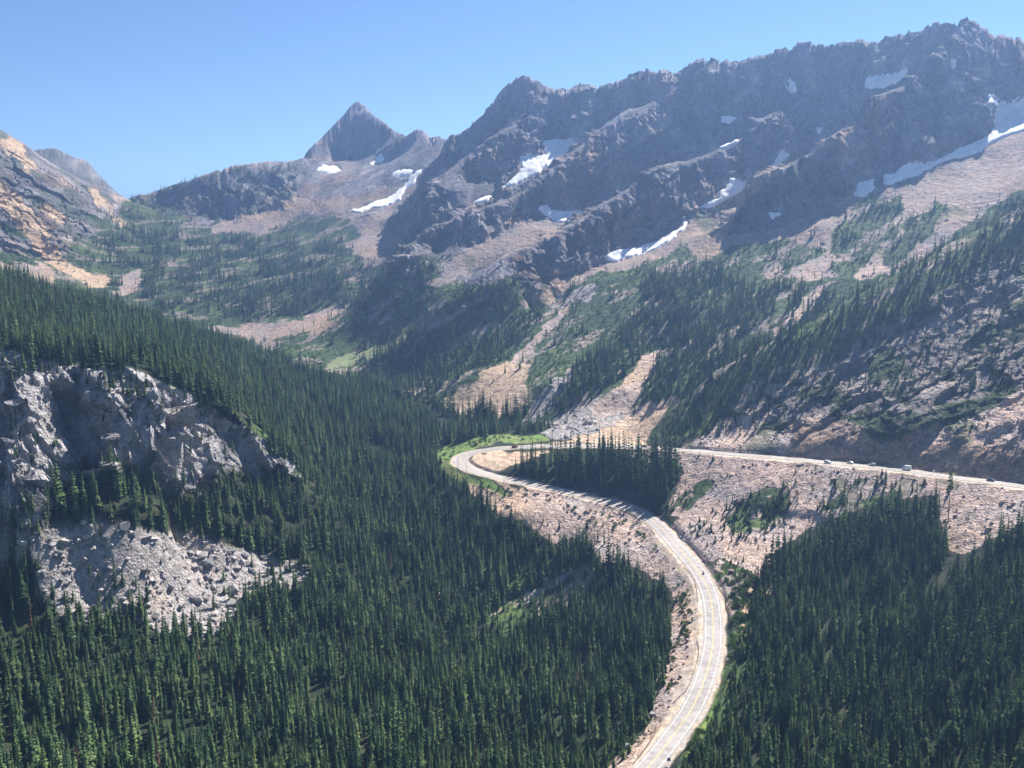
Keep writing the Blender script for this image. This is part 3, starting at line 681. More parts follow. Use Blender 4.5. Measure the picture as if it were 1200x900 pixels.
def ground_at(x, y):
    th = math.atan2(x, y); lr = 0.5 * math.log(x * x + y * y)
    j = int(np.clip(np.searchsorted(th_g, th) - 1, 0, NT - 2)); i = int(np.clip(np.searchsorted(lr_g, lr) - 1, 0, NR - 2))
    a = (th - th_g[j]) / (th_g[j + 1] - th_g[j]); b = (lr - lr_g[i]) / (lr_g[i + 1] - lr_g[i])
    return float((PZ[i, j] * (1 - a) + PZ[i, j + 1] * a) * (1 - b) + (PZ[i + 1, j] * (1 - a) + PZ[i + 1, j + 1] * a) * b)
def hit(u, v, rmin=250):
    """first ground point along the photograph's pixel"""
    th, te = ray(u, v)
    j = int(np.clip(np.searchsorted(th_g, th), 0, NT - 1))
    e = PZ[:, j] / RR[:, j]
    i = np.nonzero((e >= te) & (RR[:, j] > rmin))[0]
    i = int(i[0]) if len(i) else NR - 40
    return Vector((PX[i, j], PY[i, j], PZ[i, j]))

# ------------------------------------------------------------------ snow
def snow_mat():
    m, nt, b = mat_new('old snow')
    n = nt.nodes.new('ShaderNodeTexNoise'); n.inputs['Scale'].default_value = .12; n.inputs['Detail'].default_value = 5
    g = nt.nodes.new('ShaderNodeNewGeometry'); nt.links.new(g.outputs['Position'], n.inputs['Vector'])
    r = nt.nodes.new('ShaderNodeValToRGB'); r.color_ramp.elements[0].color = (.72, .70, .69, 1); r.color_ramp.elements[1].color = (.88, .88, .88, 1)
    r.color_ramp.elements[0].position = .3; r.color_ramp.elements[1].position = .6
    nt.links.new(n.outputs['Fac'], r.inputs['Fac']); nt.links.new(r.outputs['Color'], b.inputs['Base Color'])
    b.inputs['Roughness'].default_value = .8
    return m
M_SNOW = snow_mat()
edge_n = 3.0 * fbm(X, SL, 22, 3, 601)
su, sv = Up + edge_n, Vp + 1.6 * fbm(X, SL, 18, 3, 611)
for lab, poly in SNOW:
    m = inside(su, sv, poly, VIS & (RR > 1000))
    if m.sum() < 6: print('no snow', lab); continue
    # keep one depth cluster
    rm = np.median(RR[m]); m &= np.abs(RR - rm) < 0.16 * rm
    core = blur(m.astype(float), 3)
    qm = m[:-1, :-1] | m[1:, :-1] | m[:-1, 1:] | m[1:, 1:]
    cells = set(zip(*[t.tolist() for t in np.nonzero(qm)])); best = []
    while cells:                                   # keep the one largest connected sheet
        c0 = cells.pop(); todo = [c0]; comp = [c0]
        while todo:
            a_, b_ = todo.pop()
            for nb in ((a_ + 1, b_), (a_ - 1, b_), (a_, b_ + 1), (a_, b_ - 1)):
                if nb in cells: cells.remove(nb); todo.append(nb); comp.append(nb)
        if len(comp) > len(best): best = comp
    ba = np.array(best)
    q = QUADS[ba[:, 0], ba[:, 1]]
    th_ = np.where(m, .25 + 1.6 * sstep(.3, 1., core), -.35)
    PS = P + (NRM * th_.reshape(-1, 1))
    me = grid_mesh('snow_patch', PS, q, M_SNOW)
    tag(link('snow_patch', me), lab, 'snow patch', 'snow patches left in the mountain gullies')
print('snow', round(time.time() - T0, 1))

# ------------------------------------------------------------------ road
def asphalt():
    m, nt, b = mat_new('old asphalt')
    g = nt.nodes.new('ShaderNodeNewGeometry')
    n = nt.nodes.new('ShaderNodeTexNoise'); n.inputs['Scale'].default_value = .35; n.inputs['Detail'].default_value = 6
    nt.links.new(g.outputs['Position'], n.inputs['Vector'])
    r = nt.nodes.new('ShaderNodeValToRGB'); r.color_ramp.elements[0].color = (.26, .24, .225, 1); r.color_ramp.elements[1].color = (.37, .344, .325, 1)
    r.color_ramp.elements[0].position = .35; r.color_ramp.elements[1].position = .65
    v = nt.nodes.new('ShaderNodeTexVoronoi'); v.inputs['Scale'].default_value = .05; nt.links.new(g.outputs['Position'], v.inputs['Vector'])
    hs = nt.nodes.new('ShaderNodeSeparateColor'); nt.links.new(v.outputs['Color'], hs.inputs[0])
    ad = nt.nodes.new('ShaderNodeMath'); ad.operation = 'MULTIPLY_ADD'; nt.links.new(hs.outputs[0], ad.inputs[0]); ad.inputs[1].default_value = .22; nt.links.new(n.outputs['Fac'], ad.inputs[2])
    sb = nt.nodes.new('ShaderNodeMath'); sb.operation = 'SUBTRACT'; nt.links.new(ad.outputs[0], sb.inputs[0]); sb.inputs[1].default_value = .11
    nt.links.new(sb.outputs[0], r.inputs['Fac']); nt.links.new(r.outputs['Color'], b.inputs['Base Color'])
    b.inputs['Roughness'].default_value = .85; b.inputs['Specular IOR Level'].default_value = .25
    return m
M_ASPH = asphalt()
M_WHITE = simple('white road paint', (.78, .77, .74), .7)
M_YEL = simple('yellow road paint', (.72, .50, .12), .7)
RT = np.gradient(ROAD, axis=0); RT[:, 2] = 0; RT /= np.linalg.norm(RT, axis=1)[:, None]
RN = np.stack([RT[:, 1], -RT[:, 0], np.zeros(len(RT))], 1)      # to the right of travel up the pass
def strip(name, offs, dz, mat, parent=None, thick=0.0):
    V, Fc = [], []
    n = len(offs)
    for p, nn in zip(ROAD, RN):
        for o in offs: V.append(p + nn * o + np.array([0, 0, dz - 0.012 * abs(o)]))
    for i in range(len(ROAD) - 1):
        for k in range(n - 1):
            a = i * n + k
            Fc.append((a, a + n, a + n + 1, a + 1))
    return link(name, new_mesh(name, V, Fc, [mat]), parent)
road = strip('road', [-4.75, -3.6, -1.8, 0, 1.8, 3.6, 4.75], .06, M_ASPH)
tag(road, 'pale two lane asphalt mountain road with hairpin bend', 'road', kind='structure')
for s in (-1, 1):
    strip('edge_line', [s * 3.62 - .075, s * 3.62 + .075], .085, M_WHITE, road)
for s in (-1, 1):
    strip('centre_line', [s * .16 - .065, s * .16 + .065], .085, M_YEL, road)

# ------------------------------------------------------------------ rocks
def rock_mesh(name, seed, mat, sx=1., sy=1., sz=1., n=20):
    rr = random.Random(seed)
    bm = bmesh.new()
    for _ in range(n):
        a = rr.uniform(0, 2 * math.pi); z = rr.uniform(-1, 1); h = math.sqrt(1 - z * z); s = rr.uniform(.82, 1.05)
        bm.verts.new((h * math.cos(a) * s * sx * .5, h * math.sin(a) * s * sy * .5, z * s * sz * .5))
    g = bmesh.ops.convex_hull(bm, input=bm.verts[:])
    bmesh.ops.delete(bm, geom=[v for v in bm.verts if not v.link_faces], context='VERTS')
    bmesh.ops.bevel(bm, geom=bm.edges[:], offset=.035 * min(sx, sy, sz), segments=1, affect='EDGES')
    for v in bm.verts: v.co += v.co.normalized() * rr.uniform(-.02, .02) * min(sx, sy, sz)
    me = bpy.data.meshes.new(name); bm.to_mesh(me); bm.free()
    me.materials.append(mat)
    return me
def rock_mat(name, c0, c1):
    m, nt, b = mat_new(name)
    oi = nt.nodes.new('ShaderNodeObjectInfo')
    r = nt.nodes.new('ShaderNodeValToRGB'); r.color_ramp.elements[0].color = (*c0, 1); r.color_ramp.elements[1].color = (*c1, 1)
    nt.links.new(oi.outputs['Random'], r.inputs['Fac'])
    g = nt.nodes.new('ShaderNodeTexCoord')
    n = nt.nodes.new('ShaderNodeTexNoise'); n.inputs['Scale'].default_value = 3.; n.inputs['Detail'].default_value = 5
    nt.links.new(g.outputs['Object'], n.inputs['Vector'])
    mr = nt.nodes.new('ShaderNodeMapRange'); mr.inputs['To Min'].default_value = .7; mr.inputs['To Max'].default_value = 1.3
    nt.links.new(n.outputs['Fac'], mr.inputs['Value'])
    mx_ = nt.nodes.new('ShaderNodeMix'); mx_.data_type = 'RGBA'; mx_.blend_type = 'MULTIPLY'; mx_.inputs['Factor'].default_value = 1
    nt.links.new(r.outputs['Color'], mx_.inputs['A']); nt.links.new(mr.outputs['Result'], mx_.inputs['B'])
    nt.links.new(mx_.outputs['Result'], b.inputs['Base Color'])
    bp = nt.nodes.new('ShaderNodeBump'); bp.inputs['Strength'].default_value = .5; bp.inputs['Distance'].default_value = .15
    nt.links.new(n.outputs['Fac'], bp.inputs['Height']); nt.links.new(bp.outputs['Normal'], b.inputs['Normal'])
    b.inputs['Roughness'].default_value = .95; b.inputs['Specular IOR Level'].default_value = .15
    return m
M_ROCKG = rock_mat('grey granite block', (.17, .17, .18), (.48, .43, .40))
M_ROCKP = rock_mat('pink talus block', (.27, .20, .175), (.46, .34, .27))
def hidden_kinds(name, meshes):
    col_ = bpy.data.collections.new(name)
    for k, me in enumerate(meshes):
        o = bpy.data.objects.new('%s kind %02d' % (name, k), me)
        col_.objects.link(o)
    return col_
def scatter(name, mat_pts, rot, scl, idx, kinds, label, cat, tilt=None):
    """one 'stuff' object: its own vertices carry copies of the kinds"""
    me = bpy.data.meshes.new(name)
    me.vertices.add(len(mat_pts)); me.vertices.foreach_set('co', np.asarray(mat_pts, np.float32).ravel())
    for nm, ty, ar, key in (('turn', 'FLOAT_VECTOR', rot, 'vector'), ('size', 'FLOAT_VECTOR', scl, 'vector'), ('which', 'INT', idx, 'value')):
        a = me.attributes.new(nm, ty, 'POINT'); a.data.foreach_set(key, np.asarray(ar, np.int32 if ty == 'INT' else np.float32).ravel())
    o = link(name, me)
    ng = bpy.data.node_groups.new(name, 'GeometryNodeTree')
    ng.interface.new_socket('Geometry', in_out='INPUT', socket_type='NodeSocketGeometry')
    ng.interface.new_socket('Geometry', in_out='OUTPUT', socket_type='NodeSocketGeometry')
    N = ng.nodes.new; L = ng.links.new
    gi, go = N('NodeGroupInput'), N('NodeGroupOutput')
    ci_ = N('GeometryNodeCollectionInfo'); ci_.inputs['Collection'].default_value = kinds
    ci_.inputs['Separate Children'].default_value = True; ci_.inputs['Reset Children'].default_value = True
    ip = N('GeometryNodeInstanceOnPoints'); ip.inputs['Pick Instance'].default_value = True
    def attr(nm, ty):
        n = N('GeometryNodeInputNamedAttribute'); n.data_type = ty; n.inputs['Name'].default_value = nm; return n.outputs['Attribute']
    e2r = N('FunctionNodeEulerToRotation')
    L(attr('turn', 'FLOAT_VECTOR'), e2r.inputs[0])
    L(gi.outputs[0], ip.inputs['Points']); L(ci_.outputs[0], ip.inputs['Instance']); L(attr('which', 'INT'), ip.inputs['Instance Index'])
    L(e2r.outputs[0], ip.inputs['Rotation']); L(attr('size', 'FLOAT_VECTOR'), ip.inputs['Scale'])
    L(ip.outputs[0], go.inputs[0])
    md = o.modifiers.new('copies', 'NODES'); md.node_group = ng
    tag(o, label, cat, kind='stuff')
    return o

# sampling of the ground by area
AREA = (RR[:-1, :-1] ** 2) * np.diff(lr_g)[:, None] * np.diff(th_g)[None]
CEN_OK = ((PZ + 15) / RR >= vis_prev)[:-1, :-1] & (Up[:-1, :-1] > -170) & (Up[:-1, :-1] < 1370) & (Vp[:-1, :-1] < 1000) & (RR[:-1, :-1] > 290)
def sample(dens, extra=None):
    lam = dens[:-1, :-1] * AREA * CEN_OK
    cnt = rng.poisson(np.clip(lam, 0, 20))
    i, j = np.nonzero(cnt)
    c = cnt[i, j]
    i = np.repeat(i, c); j = np.repeat(j, c)
    a = rng.random(len(i))[:, None]; b = rng.random(len(i))[:, None]
    G = P.reshape(NR, NT, 3)
    p = (G[i, j] * (1 - a) + G[i, j + 1] * a) * (1 - b) + (G[i + 1, j] * (1 - a) + G[i + 1, j + 1] * a) * b
    return p, i, j
stone = np.zeros(X.shape); stone[(cls == TGREY) & (RR < 640)] = .13; stone[(cls == TALUS) & (RR < 760)] = .045; stone[(cls == GRANITE)] = .004; stone[(cls == DIRT) & (RR < 760)] = .012
stone[(cls == TGREY) & (RR >= 640)] = .02; stone[(cls == TALUS) & (RR >= 760)] = .010; stone[RR > 1120] = 0
stone *= (RD > 7.5) * np.clip(.35 + 1.3 * (n_mid + .4), .05, 2)
p, i, j = sample(stone)
rs = np.clip(rng.lognormal(math.log(1.15), .5, len(p)), .4, 4.2) * np.where(cls[i, j] == TGREY, 1.75, 1.) * np.where(RR[i, j] > 760, 1.5, 1.)
greyish = (cls[i, j] == TGREY) | (cls[i, j] == GRANITE)
print('stones', len(p))
RK = [rock_mesh('stone kind', 900 + k, M_ROCKG, 1.2, .95, .75, 16) for k in range(8)]
RKP = [rock_mesh('stone kind', 950 + k, M_ROCKP, 1.2, .95, .7, 16) for k in range(8)]
for nm, msk, kinds, lab in (('grey_scree', greyish, RK, 'loose pale grey angular blocks heaped below the cliff'), ('pink_scree', ~greyish, RKP, 'loose pinkish broken stones covering the road banks and fans')):
    q = p[msk]; n = len(q)
    scatter(nm, q + np.array([0, 0, .1]), np.c_[rng.uniform(-.5, .5, (n, 2)), rng.uniform(0, 6.28, n)], (rs[msk][:, None] * rng.uniform(.8, 1.25, (n, 3))), rng.integers(0, 8, n), hidden_kinds(nm, kinds), lab, 'scree')
# single boulders one can point at
def boulder(u, v, sx, sy, sz, label, seed, mat=None, tilt=(0, 0, 0), group=None, sink=.2):
    c = hit(u, v)
    me = rock_mesh('boulder', seed, mat or M_ROCKG, sx, sy, sz, 22)
    o = link('boulder', me)
    o.location = c + Vector((0, 0, sz * (.5 - sink))); o.rotation_euler = tilt
    return tag(o, label, 'boulder', group)
boulder(106, 631, 3.4, 3.2, 7.6, 'tall pale oval boulder standing upright at the top of the grey scree', 1, tilt=(.1, .08, .3), sink=.1)
boulder(67, 655, 6.2, 4.6, 4.2, 'big flat cream boulder lying on the grey scree', 2, tilt=(.1, -.1, .4))
boulder(766, 785, 5.2, 4.2, 3.6, 'larger of two cream boulders at the forest edge beside the road bank', 3, tilt=(0, .1, .9))
boulder(774, 775, 4.2, 3.4, 2.8, 'smaller of two cream boulders at the forest edge beside the road bank', 4, tilt=(.1, 0, .2))
boulder(763.5, 840, 4.0, 3.4, 2.6, 'pale boulder at the edge of the gravel between forest and guardrail', 5)
boulder(735, 876, 3.4, 2.8, 2.2, 'cluster topping pale boulder at the lowest forest edge by the road', 6)
boulder(856, 672, 4.6, 3.6, 3.2, 'tan boulder in the shrubs above the road bend', 7, M_ROCKP)
boulder(630, 632, 3.6, 2.6, 3.4, 'single pale boulder showing between trees below the hairpin bank', 8)
G1 = 'boulders on the scree below the cliff'; G2 = 'boulders on the stony bank beside the lower road'
brng = random.Random(5)
SCREE = COVER[-2][1]
k = 0
for t in range(400):
    if k >= 46: break
    u, v = brng.uniform(35, 365), brng.uniform(614, 735)
    if not bool(inside(np.array([[u]]), np.array([[v]]), SCREE)[0, 0]): continue
    s = brng.uniform(1.6, 3.6)
    boulder(u, v, s * brng.uniform(1, 1.5), s, s * brng.uniform(.6, 1), 'grey angular boulder among the scree blocks below the cliff', 20 + k, M_ROCKG, (brng.uniform(-.3, .3), brng.uniform(-.3, .3), brng.uniform(0, 6)), G1)
    k += 1
BANK = [(790, 720), (808, 715), (812, 760), (795, 800), (765, 840), (740, 880), (722, 900), (760, 850), (775, 800), (790, 760)]
k = 0
for t in range(600):
    if k >= 26: break
    u, v = brng.uniform(720, 815), brng.uniform(715, 900)
    if not bool(inside(np.array([[u]]), np.array([[v]]), BANK)[0, 0]): continue
    s = brng.uniform(1.2, 2.4)
    boulder(u, v, s * brng.uniform(1, 1.5), s, s * brng.uniform(.6, 1), 'tan boulder on the stony bank between forest and lower road', 80 + k, M_ROCKP, (brng.uniform(-.3, .3), brng.uniform(-.3, .3), brng.uniform(0, 6)), G2)
    k += 1
print('rocks', round(time.time() - T0, 1))

# ------------------------------------------------------------------ conifers
def foliage(name, cols, trans=.35):
    m = bpy.data.materials.new(name); m.use_nodes = True
    nt = m.node_tree; L = nt.links.new
    nt.nodes.remove(nt.nodes['Principled BSDF'])
    oi = nt.nodes.new('ShaderNodeObjectInfo')
    r = nt.nodes.new('ShaderNodeValToRGB')
    while len(r.color_ramp.elements) < len(cols): r.color_ramp.elements.new(.5)
    for k, c in enumerate(cols):
        r.color_ramp.elements[k].position = k / (len(cols) - 1); r.color_ramp.elements[k].color = (*c, 1)
    L(oi.outputs['Random'], r.inputs['Fac'])
    g = nt.nodes.new('ShaderNodeNewGeometry')
    n = nt.nodes.new('ShaderNodeTexNoise'); n.inputs['Scale'].default_value = .9; n.inputs['Detail'].default_value = 3
    L(g.outputs['Position'], n.inputs['Vector'])
    n2 = nt.nodes.new('ShaderNodeTexNoise'); n2.inputs['Scale'].default_value = .018; n2.inputs['Detail'].default_value = 3
    L(g.outputs['Position'], n2.inputs['Vector'])
    ad = nt.nodes.new('ShaderNodeMath'); ad.operation = 'ADD'; L(n.outputs['Fac'], ad.inputs[0]); L(n2.outputs['Fac'], ad.inputs[1])
    mr = nt.nodes.new('ShaderNodeMapRange'); mr.inputs['From Min'].default_value = .6; mr.inputs['From Max'].default_value = 1.4; mr.inputs['To Min'].default_value = .6; mr.inputs['To Max'].default_value = 1.45
    L(ad.outputs[0], mr.inputs['Value'])
    mx_ = nt.nodes.new('ShaderNodeMix'); mx_.data_type = 'RGBA'; mx_.blend_type = 'MULTIPLY'; mx_.inputs['Factor'].default_value = 1
    L(r.outputs['Color'], mx_.inputs['A']); L(mr.outputs['Result'], mx_.inputs['B'])
    d1 = nt.nodes.new('ShaderNodeBsdfDiffuse'); d2_ = nt.nodes.new('ShaderNodeBsdfTranslucent')
    L(mx_.outputs['Result'], d1.inputs['Color']); L(mx_.outputs['Result'], d2_.inputs['Color'])
    ms = nt.nodes.new('ShaderNodeMixShader'); ms.inputs['Fac'].default_value = trans
    L(d1.outputs[0], ms.inputs[1]); L(d2_.outputs[0], ms.inputs[2])
    L(ms.outputs[0], nt.nodes['Material Output'].inputs['Surface'])
    return m
M_NEED = foliage('dark conifer needles', [(.038, .070, .040), (.068, .118, .054), (.108, .168, .068), (.155, .205, .082), (.076, .126, .064)])
M_RUST = foliage('rust red dead needles', [(.10, .055, .042), (.145, .082, .055)], .1)
M_LARCH = foliage('fresh larch needles', [(.10, .15, .045), (.12, .16, .05)], .35)
M_LEAF = foliage('shrub leaves', [(.06, .11, .03), (.09, .15, .04), (.05, .09, .03)], .3)
M_BARK = simple('conifer bark', (.13, .10, .085), .95, var=.25)
M_SNAG = simple('weathered grey wood', (.26, .24, .23), .95, var=.2)
def crown_geo(seed, r0=.115, whorls=21, per=7, low=.07, power=.8, gap=0., droop=.36):
    rr = random.Random(seed)
    V, Fc = [], []
    for w_ in range(whorls):
        t = low + (1 - low) * (w_ / whorls) ** 0.92
        R = r0 * ((1 - t) / (1 - low)) ** power * rr.uniform(.72, 1.15) + .006
        a0 = rr.uniform(0, 6.28)
        for k in range(per):
            if rr.random() < gap: continue
            a = a0 + 6.283 * k / per + rr.uniform(-.3, .3)
            Rk = R * rr.uniform(.65, 1.2); z = t + rr.uniform(-.012, .012)
            ca, sa = math.cos(a), math.sin(a)
            wd = Rk * rr.uniform(.38, .55) + .004
            dz = Rk * droop * rr.uniform(.7, 1.3)
            b = len(V)
            V += [(ca * .004, sa * .004, z + .010), (ca * Rk * .6 - sa * wd, sa * Rk * .6 + ca * wd, z - dz * .85 - .008), (ca * Rk, sa * Rk, z - dz), (ca * Rk * .6 + sa * wd, sa * Rk * .6 - ca * wd, z - dz * .85 - .008), (ca * Rk * .55, sa * Rk * .55, z - dz * .35 + .006)]
            Fc += [(b, b + 1, b + 4), (b + 1, b + 2, b + 4), (b + 2, b + 3, b + 4), (b + 3, b, b + 4)]
    b = len(V)
    V += [(.006, 0, .965), (-.003, .005, .965), (-.003, -.005, .965), (0, 0, 1.01)]
    Fc += [(b, b + 1, b + 3), (b + 1, b + 2, b + 3), (b + 2, b, b + 3)]
    return V, Fc
def trunk_geo(h=.97, r=.011, n=6, seed=0, snag=False):
    rr = random.Random(seed)
    V, Fc = [], []
    L_ = [(-.03, 1.25), (.25, .85), (.6, .5), (h, .1)]
    for (z, s) in L_:
        for k in range(n):
            a = 6.283 * k / n; V.append((math.cos(a) * r * s, math.sin(a) * r * s, z))
    for l in range(len(L_) - 1):
        for k in range(n):
            Fc.append((l * n + k, l * n + (k + 1) % n, (l + 1) * n + (k + 1) % n, (l + 1) * n + k))
    if snag:
        for k in range(26):
            z = rr.uniform(.25, .93); a = rr.uniform(0, 6.28); R = (.075 * (1 - z) + .02) * rr.uniform(.6, 1.2); b = len(V)
            ca, sa = math.cos(a), math.sin(a)
            V += [(0, 0, z), (0, 0, z + .008), (ca * R, sa * R, z - .01)]; Fc.append((b, b + 1, b + 2))
    return V, Fc
KINDS = [dict(r0=.15, whorls=13, per=6), dict(r0=.17, whorls=12, per=6, gap=.08), dict(r0=.13, whorls=14, per=6), dict(r0=.185, whorls=12, per=7, power=.9), dict(r0=.145, whorls=13, per=6, gap=.15), dict(r0=.16, whorls=11, per=6, low=.16, gap=.12, droop=.5),
         dict(r0=.12, whorls=13, per=6, gap=.2, low=.2), dict(r0=.17, whorls=14, per=7, droop=.48), dict(r0=.20, whorls=11, per=7, power=.85, gap=.06), dict(r0=.14, whorls=14, per=6, power=.7, gap=.1)]
CROWN, TRUNK, WHOLE = [], [], []
for k, kw in enumerate(KINDS):
    cv, cf = crown_geo(300 + k, **kw); tv, tf = trunk_geo(seed=k)
    CROWN.append(new_mesh('crown', cv, cf, [M_NEED])); TRUNK.append(new_mesh('trunk', tv, tf, [M_BARK]))
    nv = len(cv)
    WHOLE.append(new_mesh('conifer kind', cv + tv, cf + [tuple(x + nv for x in f) for f in tf], [M_NEED, M_BARK], [0] * len(cf) + [1] * len(tf)))
cv, cf = crown_geo(390, r0=.085, whorls=18, per=6, gap=.3); tv, tf = trunk_geo(seed=31)
WHOLE.append(new_mesh('conifer kind', cv + tv, cf + [tuple(x + len(cv) for x in f) for f in tf], [M_RUST, M_BARK], [0] * len(cf) + [1] * len(tf)))
RUSTC = new_mesh('crown', cv, cf, [M_RUST]); LARCHC = new_mesh('crown', *crown_geo(391, r0=.10, whorls=20, per=6, gap=.2), [M_LARCH])
tv, tf = trunk_geo(seed=41, snag=True)
SNAG = new_mesh('trunk', tv, tf, [M_SNAG])
WHOLE.append(new_mesh('conifer kind', tv, tf, [M_SNAG]))

TREES = [  # stems per square metre, mean height, ground outline
 (.0045, 8, [(90, 260), (150, 238), (230, 246), (290, 262), (360, 250), (400, 265), (440, 300), (490, 300), (520, 332), (560, 332), (600, 322), (640, 346), (690, 322), (760, 305), (800, 285), (830, 305), (860, 290), (900, 325), (1000, 310), (1060, 258), (1200, 225), (1420, 190), (1420, 560), (1200, 480), (1100, 480), (1000, 490), (870, 475), (820, 508), (750, 516), (640, 505), (600, 485), (500, 470), (440, 445), (300, 415), (100, 360), (60, 330)]),
 (.007, 7, [(-200, 165), (20, 175), (90, 220), (140, 240), (140, 300), (90, 330), (0, 300), (-200, 300)]),
 (.006, 7, [(-200, 270), (0, 268), (30, 258), (60, 280), (85, 305), (60, 325), (-200, 310)]),
 (.007, 8, [(150, 236), (250, 205), (350, 192), (345, 234), (290, 245), (230, 255), (150, 250)]),
 (.013, 10, [(110, 275), (160, 265), (250, 278), (330, 282), (390, 288), (430, 312), (400, 332), (330, 348), (270, 373), (200, 368), (160, 348), (120, 333)]),
 (.016, 11, [(300, 330), (400, 330), (440, 345), (420, 362), (330, 372), (260, 375)]),
 (.020, 11, [(400, 425), (430, 398), (480, 385), (560, 375), (620, 380), (600, 418), (560, 432), (522, 452), (500, 474), (440, 442)]),
 (.016, 10, [(430, 312), (480, 303), (495, 330), (470, 360), (430, 372), (400, 360)]),
 (.016, 10, [(500, 372), (560, 340), (600, 345), (640, 365), (620, 385), (560, 382), (500, 390)]),
 (.020, 9, [(490, 303), (520, 292), (560, 290), (545, 312), (500, 333), (460, 352)]),
 (.022, 10, [(545, 340), (590, 305), (640, 330), (690, 338), (650, 352), (600, 372), (540, 375), (510, 365)]),
 (.042, 15, [(500, 472), (560, 480), (640, 472), (652, 500), (605, 512), (540, 508)]),
 (.026, 12, [(620, 482), (652, 445), (720, 402), (760, 380), (805, 400), (770, 412), (740, 430), (712, 455), (690, 468), (650, 490), (625, 500)]),
 (.028, 11, [(735, 485), (760, 450), (790, 452), (870, 402), (905, 398), (940, 335), (980, 345), (960, 368), (900, 412), (870, 442), (800, 465), (785, 470)]),
 (.026, 10, [(760, 320), (830, 305), (870, 335), (930, 335), (900, 372), (850, 402), (800, 442), (760, 446), (745, 405), (720, 395), (750, 352)]),
 (.009, 8, [(846, 292), (900, 282), (985, 262), (1020, 232), (1062, 226), (1112, 240), (1062, 305), (1020, 330), (940, 316), (880, 322)]),
 (.010, 9, [(985, 335), (1060, 290), (1200, 232), (1200, 250), (1100, 300), (1000, 352)]),
 (.024, 9, [(770, 518), (830, 455), (900, 407), (1000, 357), (1100, 302), (1200, 252), (1420, 212), (1420, 285), (1200, 315), (1100, 372), (1000, 412), (930, 452), (880, 480), (860, 505), (800, 524)]),
 (.007, 8, [(930, 455), (1000, 412), (1100, 372), (1200, 315), (1420, 285), (1420, 430), (1200, 440), (1120, 480), (1060, 495), (1000, 482), (940, 490)]),
 (.030, 12, [(866, 512), (872, 490), (905, 480), (925, 495), (900, 505)]),
 (.004, 5, [(1060, 512), (1200, 455), (1420, 420), (1420, 520), (1200, 520)]),
 # around the road
 (.0025, 4, [(780, 530), (900, 540), (1000, 550), (1200, 575), (1420, 600), (1420, 700), (840, 700), (838, 680), (800, 636), (770, 606), (790, 575)]),
 (.020, 4, [(798, 622), (850, 590), (930, 566), (935, 606), (885, 628), (845, 640)]), (.022, 4.5, [(940, 608), (985, 570), (1040, 552), (1098, 566), (1010, 618)]), (.024, 3.5, [(822, 660), (850, 634), (905, 622), (900, 642), (862, 672), (838, 672)]), (.018, 3.5, [(975, 585), (970, 555), (1000, 548), (1010, 560)]),
 (.03, 5, [(768, 608), (800, 580), (846, 558), (848, 567), (812, 596), (780, 620)]), (.028, 5.5, [(846, 598), (880, 580), (920, 572), (922, 603), (880, 621), (858, 626)]), (.03, 6, [(960, 605), (1000, 568), (1040, 558), (1092, 572), (1000, 615)]),
 (.092, 11.9, [(885, 690), (915, 655), (950, 628), (990, 620), (1040, 600), (1100, 598), (1112, 662), (1130, 664), (1165, 640), (1200, 628), (1420, 620), (1420, 990), (770, 990), (792, 920), (826, 855), (855, 772), (884, 712)]),
 (.096, 11.9, [(-220, 318), (0, 325), (100, 357), (200, 384), (300, 418), (380, 443), (440, 450), (480, 472), (520, 505), (600, 497), (618, 505), (560, 516), (515, 526), (518, 556), (550, 580), (575, 600), (610, 621), (650, 638), (688, 640), (697, 660), (735, 668), (778, 690), (786, 735), (780, 795), (756, 856), (700, 935), (-220, 985)]),
 (.020, 8, [(556, 742), (595, 704), (635, 680), (690, 668), (704, 680), (660, 708), (622, 732), (590, 752)]),
 (.062, 22, [(572, 560), (600, 548), (650, 538), (700, 541), (740, 543), (792, 545), (796, 560), (780, 586), (766, 602), (740, 597), (700, 586), (640, 570)]),
 (.004, 7, [(560, 575), (620, 586), (700, 606), (740, 622), (765, 648), (720, 655), (690, 640), (650, 620)]),
 (.006, 4, [(785, 670), (815, 700), (812, 730), (795, 750), (788, 720)]),
 # knob
 (.055, 9.5, [(185, 468), (250, 478), (292, 508), (352, 552), (345, 585), (225, 580), (196, 540), (178, 500)]),
 (.022, 8, [(-220, 400), (0, 410), (60, 428), (150, 436), (200, 456), (250, 476), (292, 508), (335, 540), (356, 556), (345, 575), (300, 560), (250, 545), (180, 490), (100, 452), (0, 440), (-220, 440)]),
 (.010, 5.5, [(-220, 440), (60, 448), (130, 458), (190, 500), (230, 560), (190, 572), (150, 548), (95, 550), (70, 578), (45, 618), (-220, 620)]),
 (.11, 12, [(-220, 600), (20, 612), (40, 590), (70, 570), (100, 556), (150, 556), (200, 580), (300, 570), (360, 570), (400, 640), (370, 670), (300, 648), (250, 640), (215, 628), (180, 626), (110, 616), (60, 622), (35, 650), (-220, 640)]),
 (.0065, 9, [(40, 640), (60, 622), (110, 616), (180, 626), (215, 628), (250, 640), (300, 650), (365, 672), (360, 692), (300, 694), (270, 730), (240, 745), (200, 740), (150, 712), (110, 722), (80, 722), (50, 695)]),
]
tden = np.zeros(X.shape); thgt = np.full(X.shape, 8.0)
tu = Up + 4 * fbm(X, SL, 40, 3, 701); tv_ = Vp + 4 * fbm(X, SL, 40, 3, 711)
for dn, hh, poly in TREES:
    if .004 < dn < .03 and hh < 13: dn *= 2.3 if max(b for a, b in poly) < 392 and min(a for a, b in poly) < 420 else 1.9
    m = inside(tu, tv_, poly)
    tden[m] = dn; thgt[m] = hh
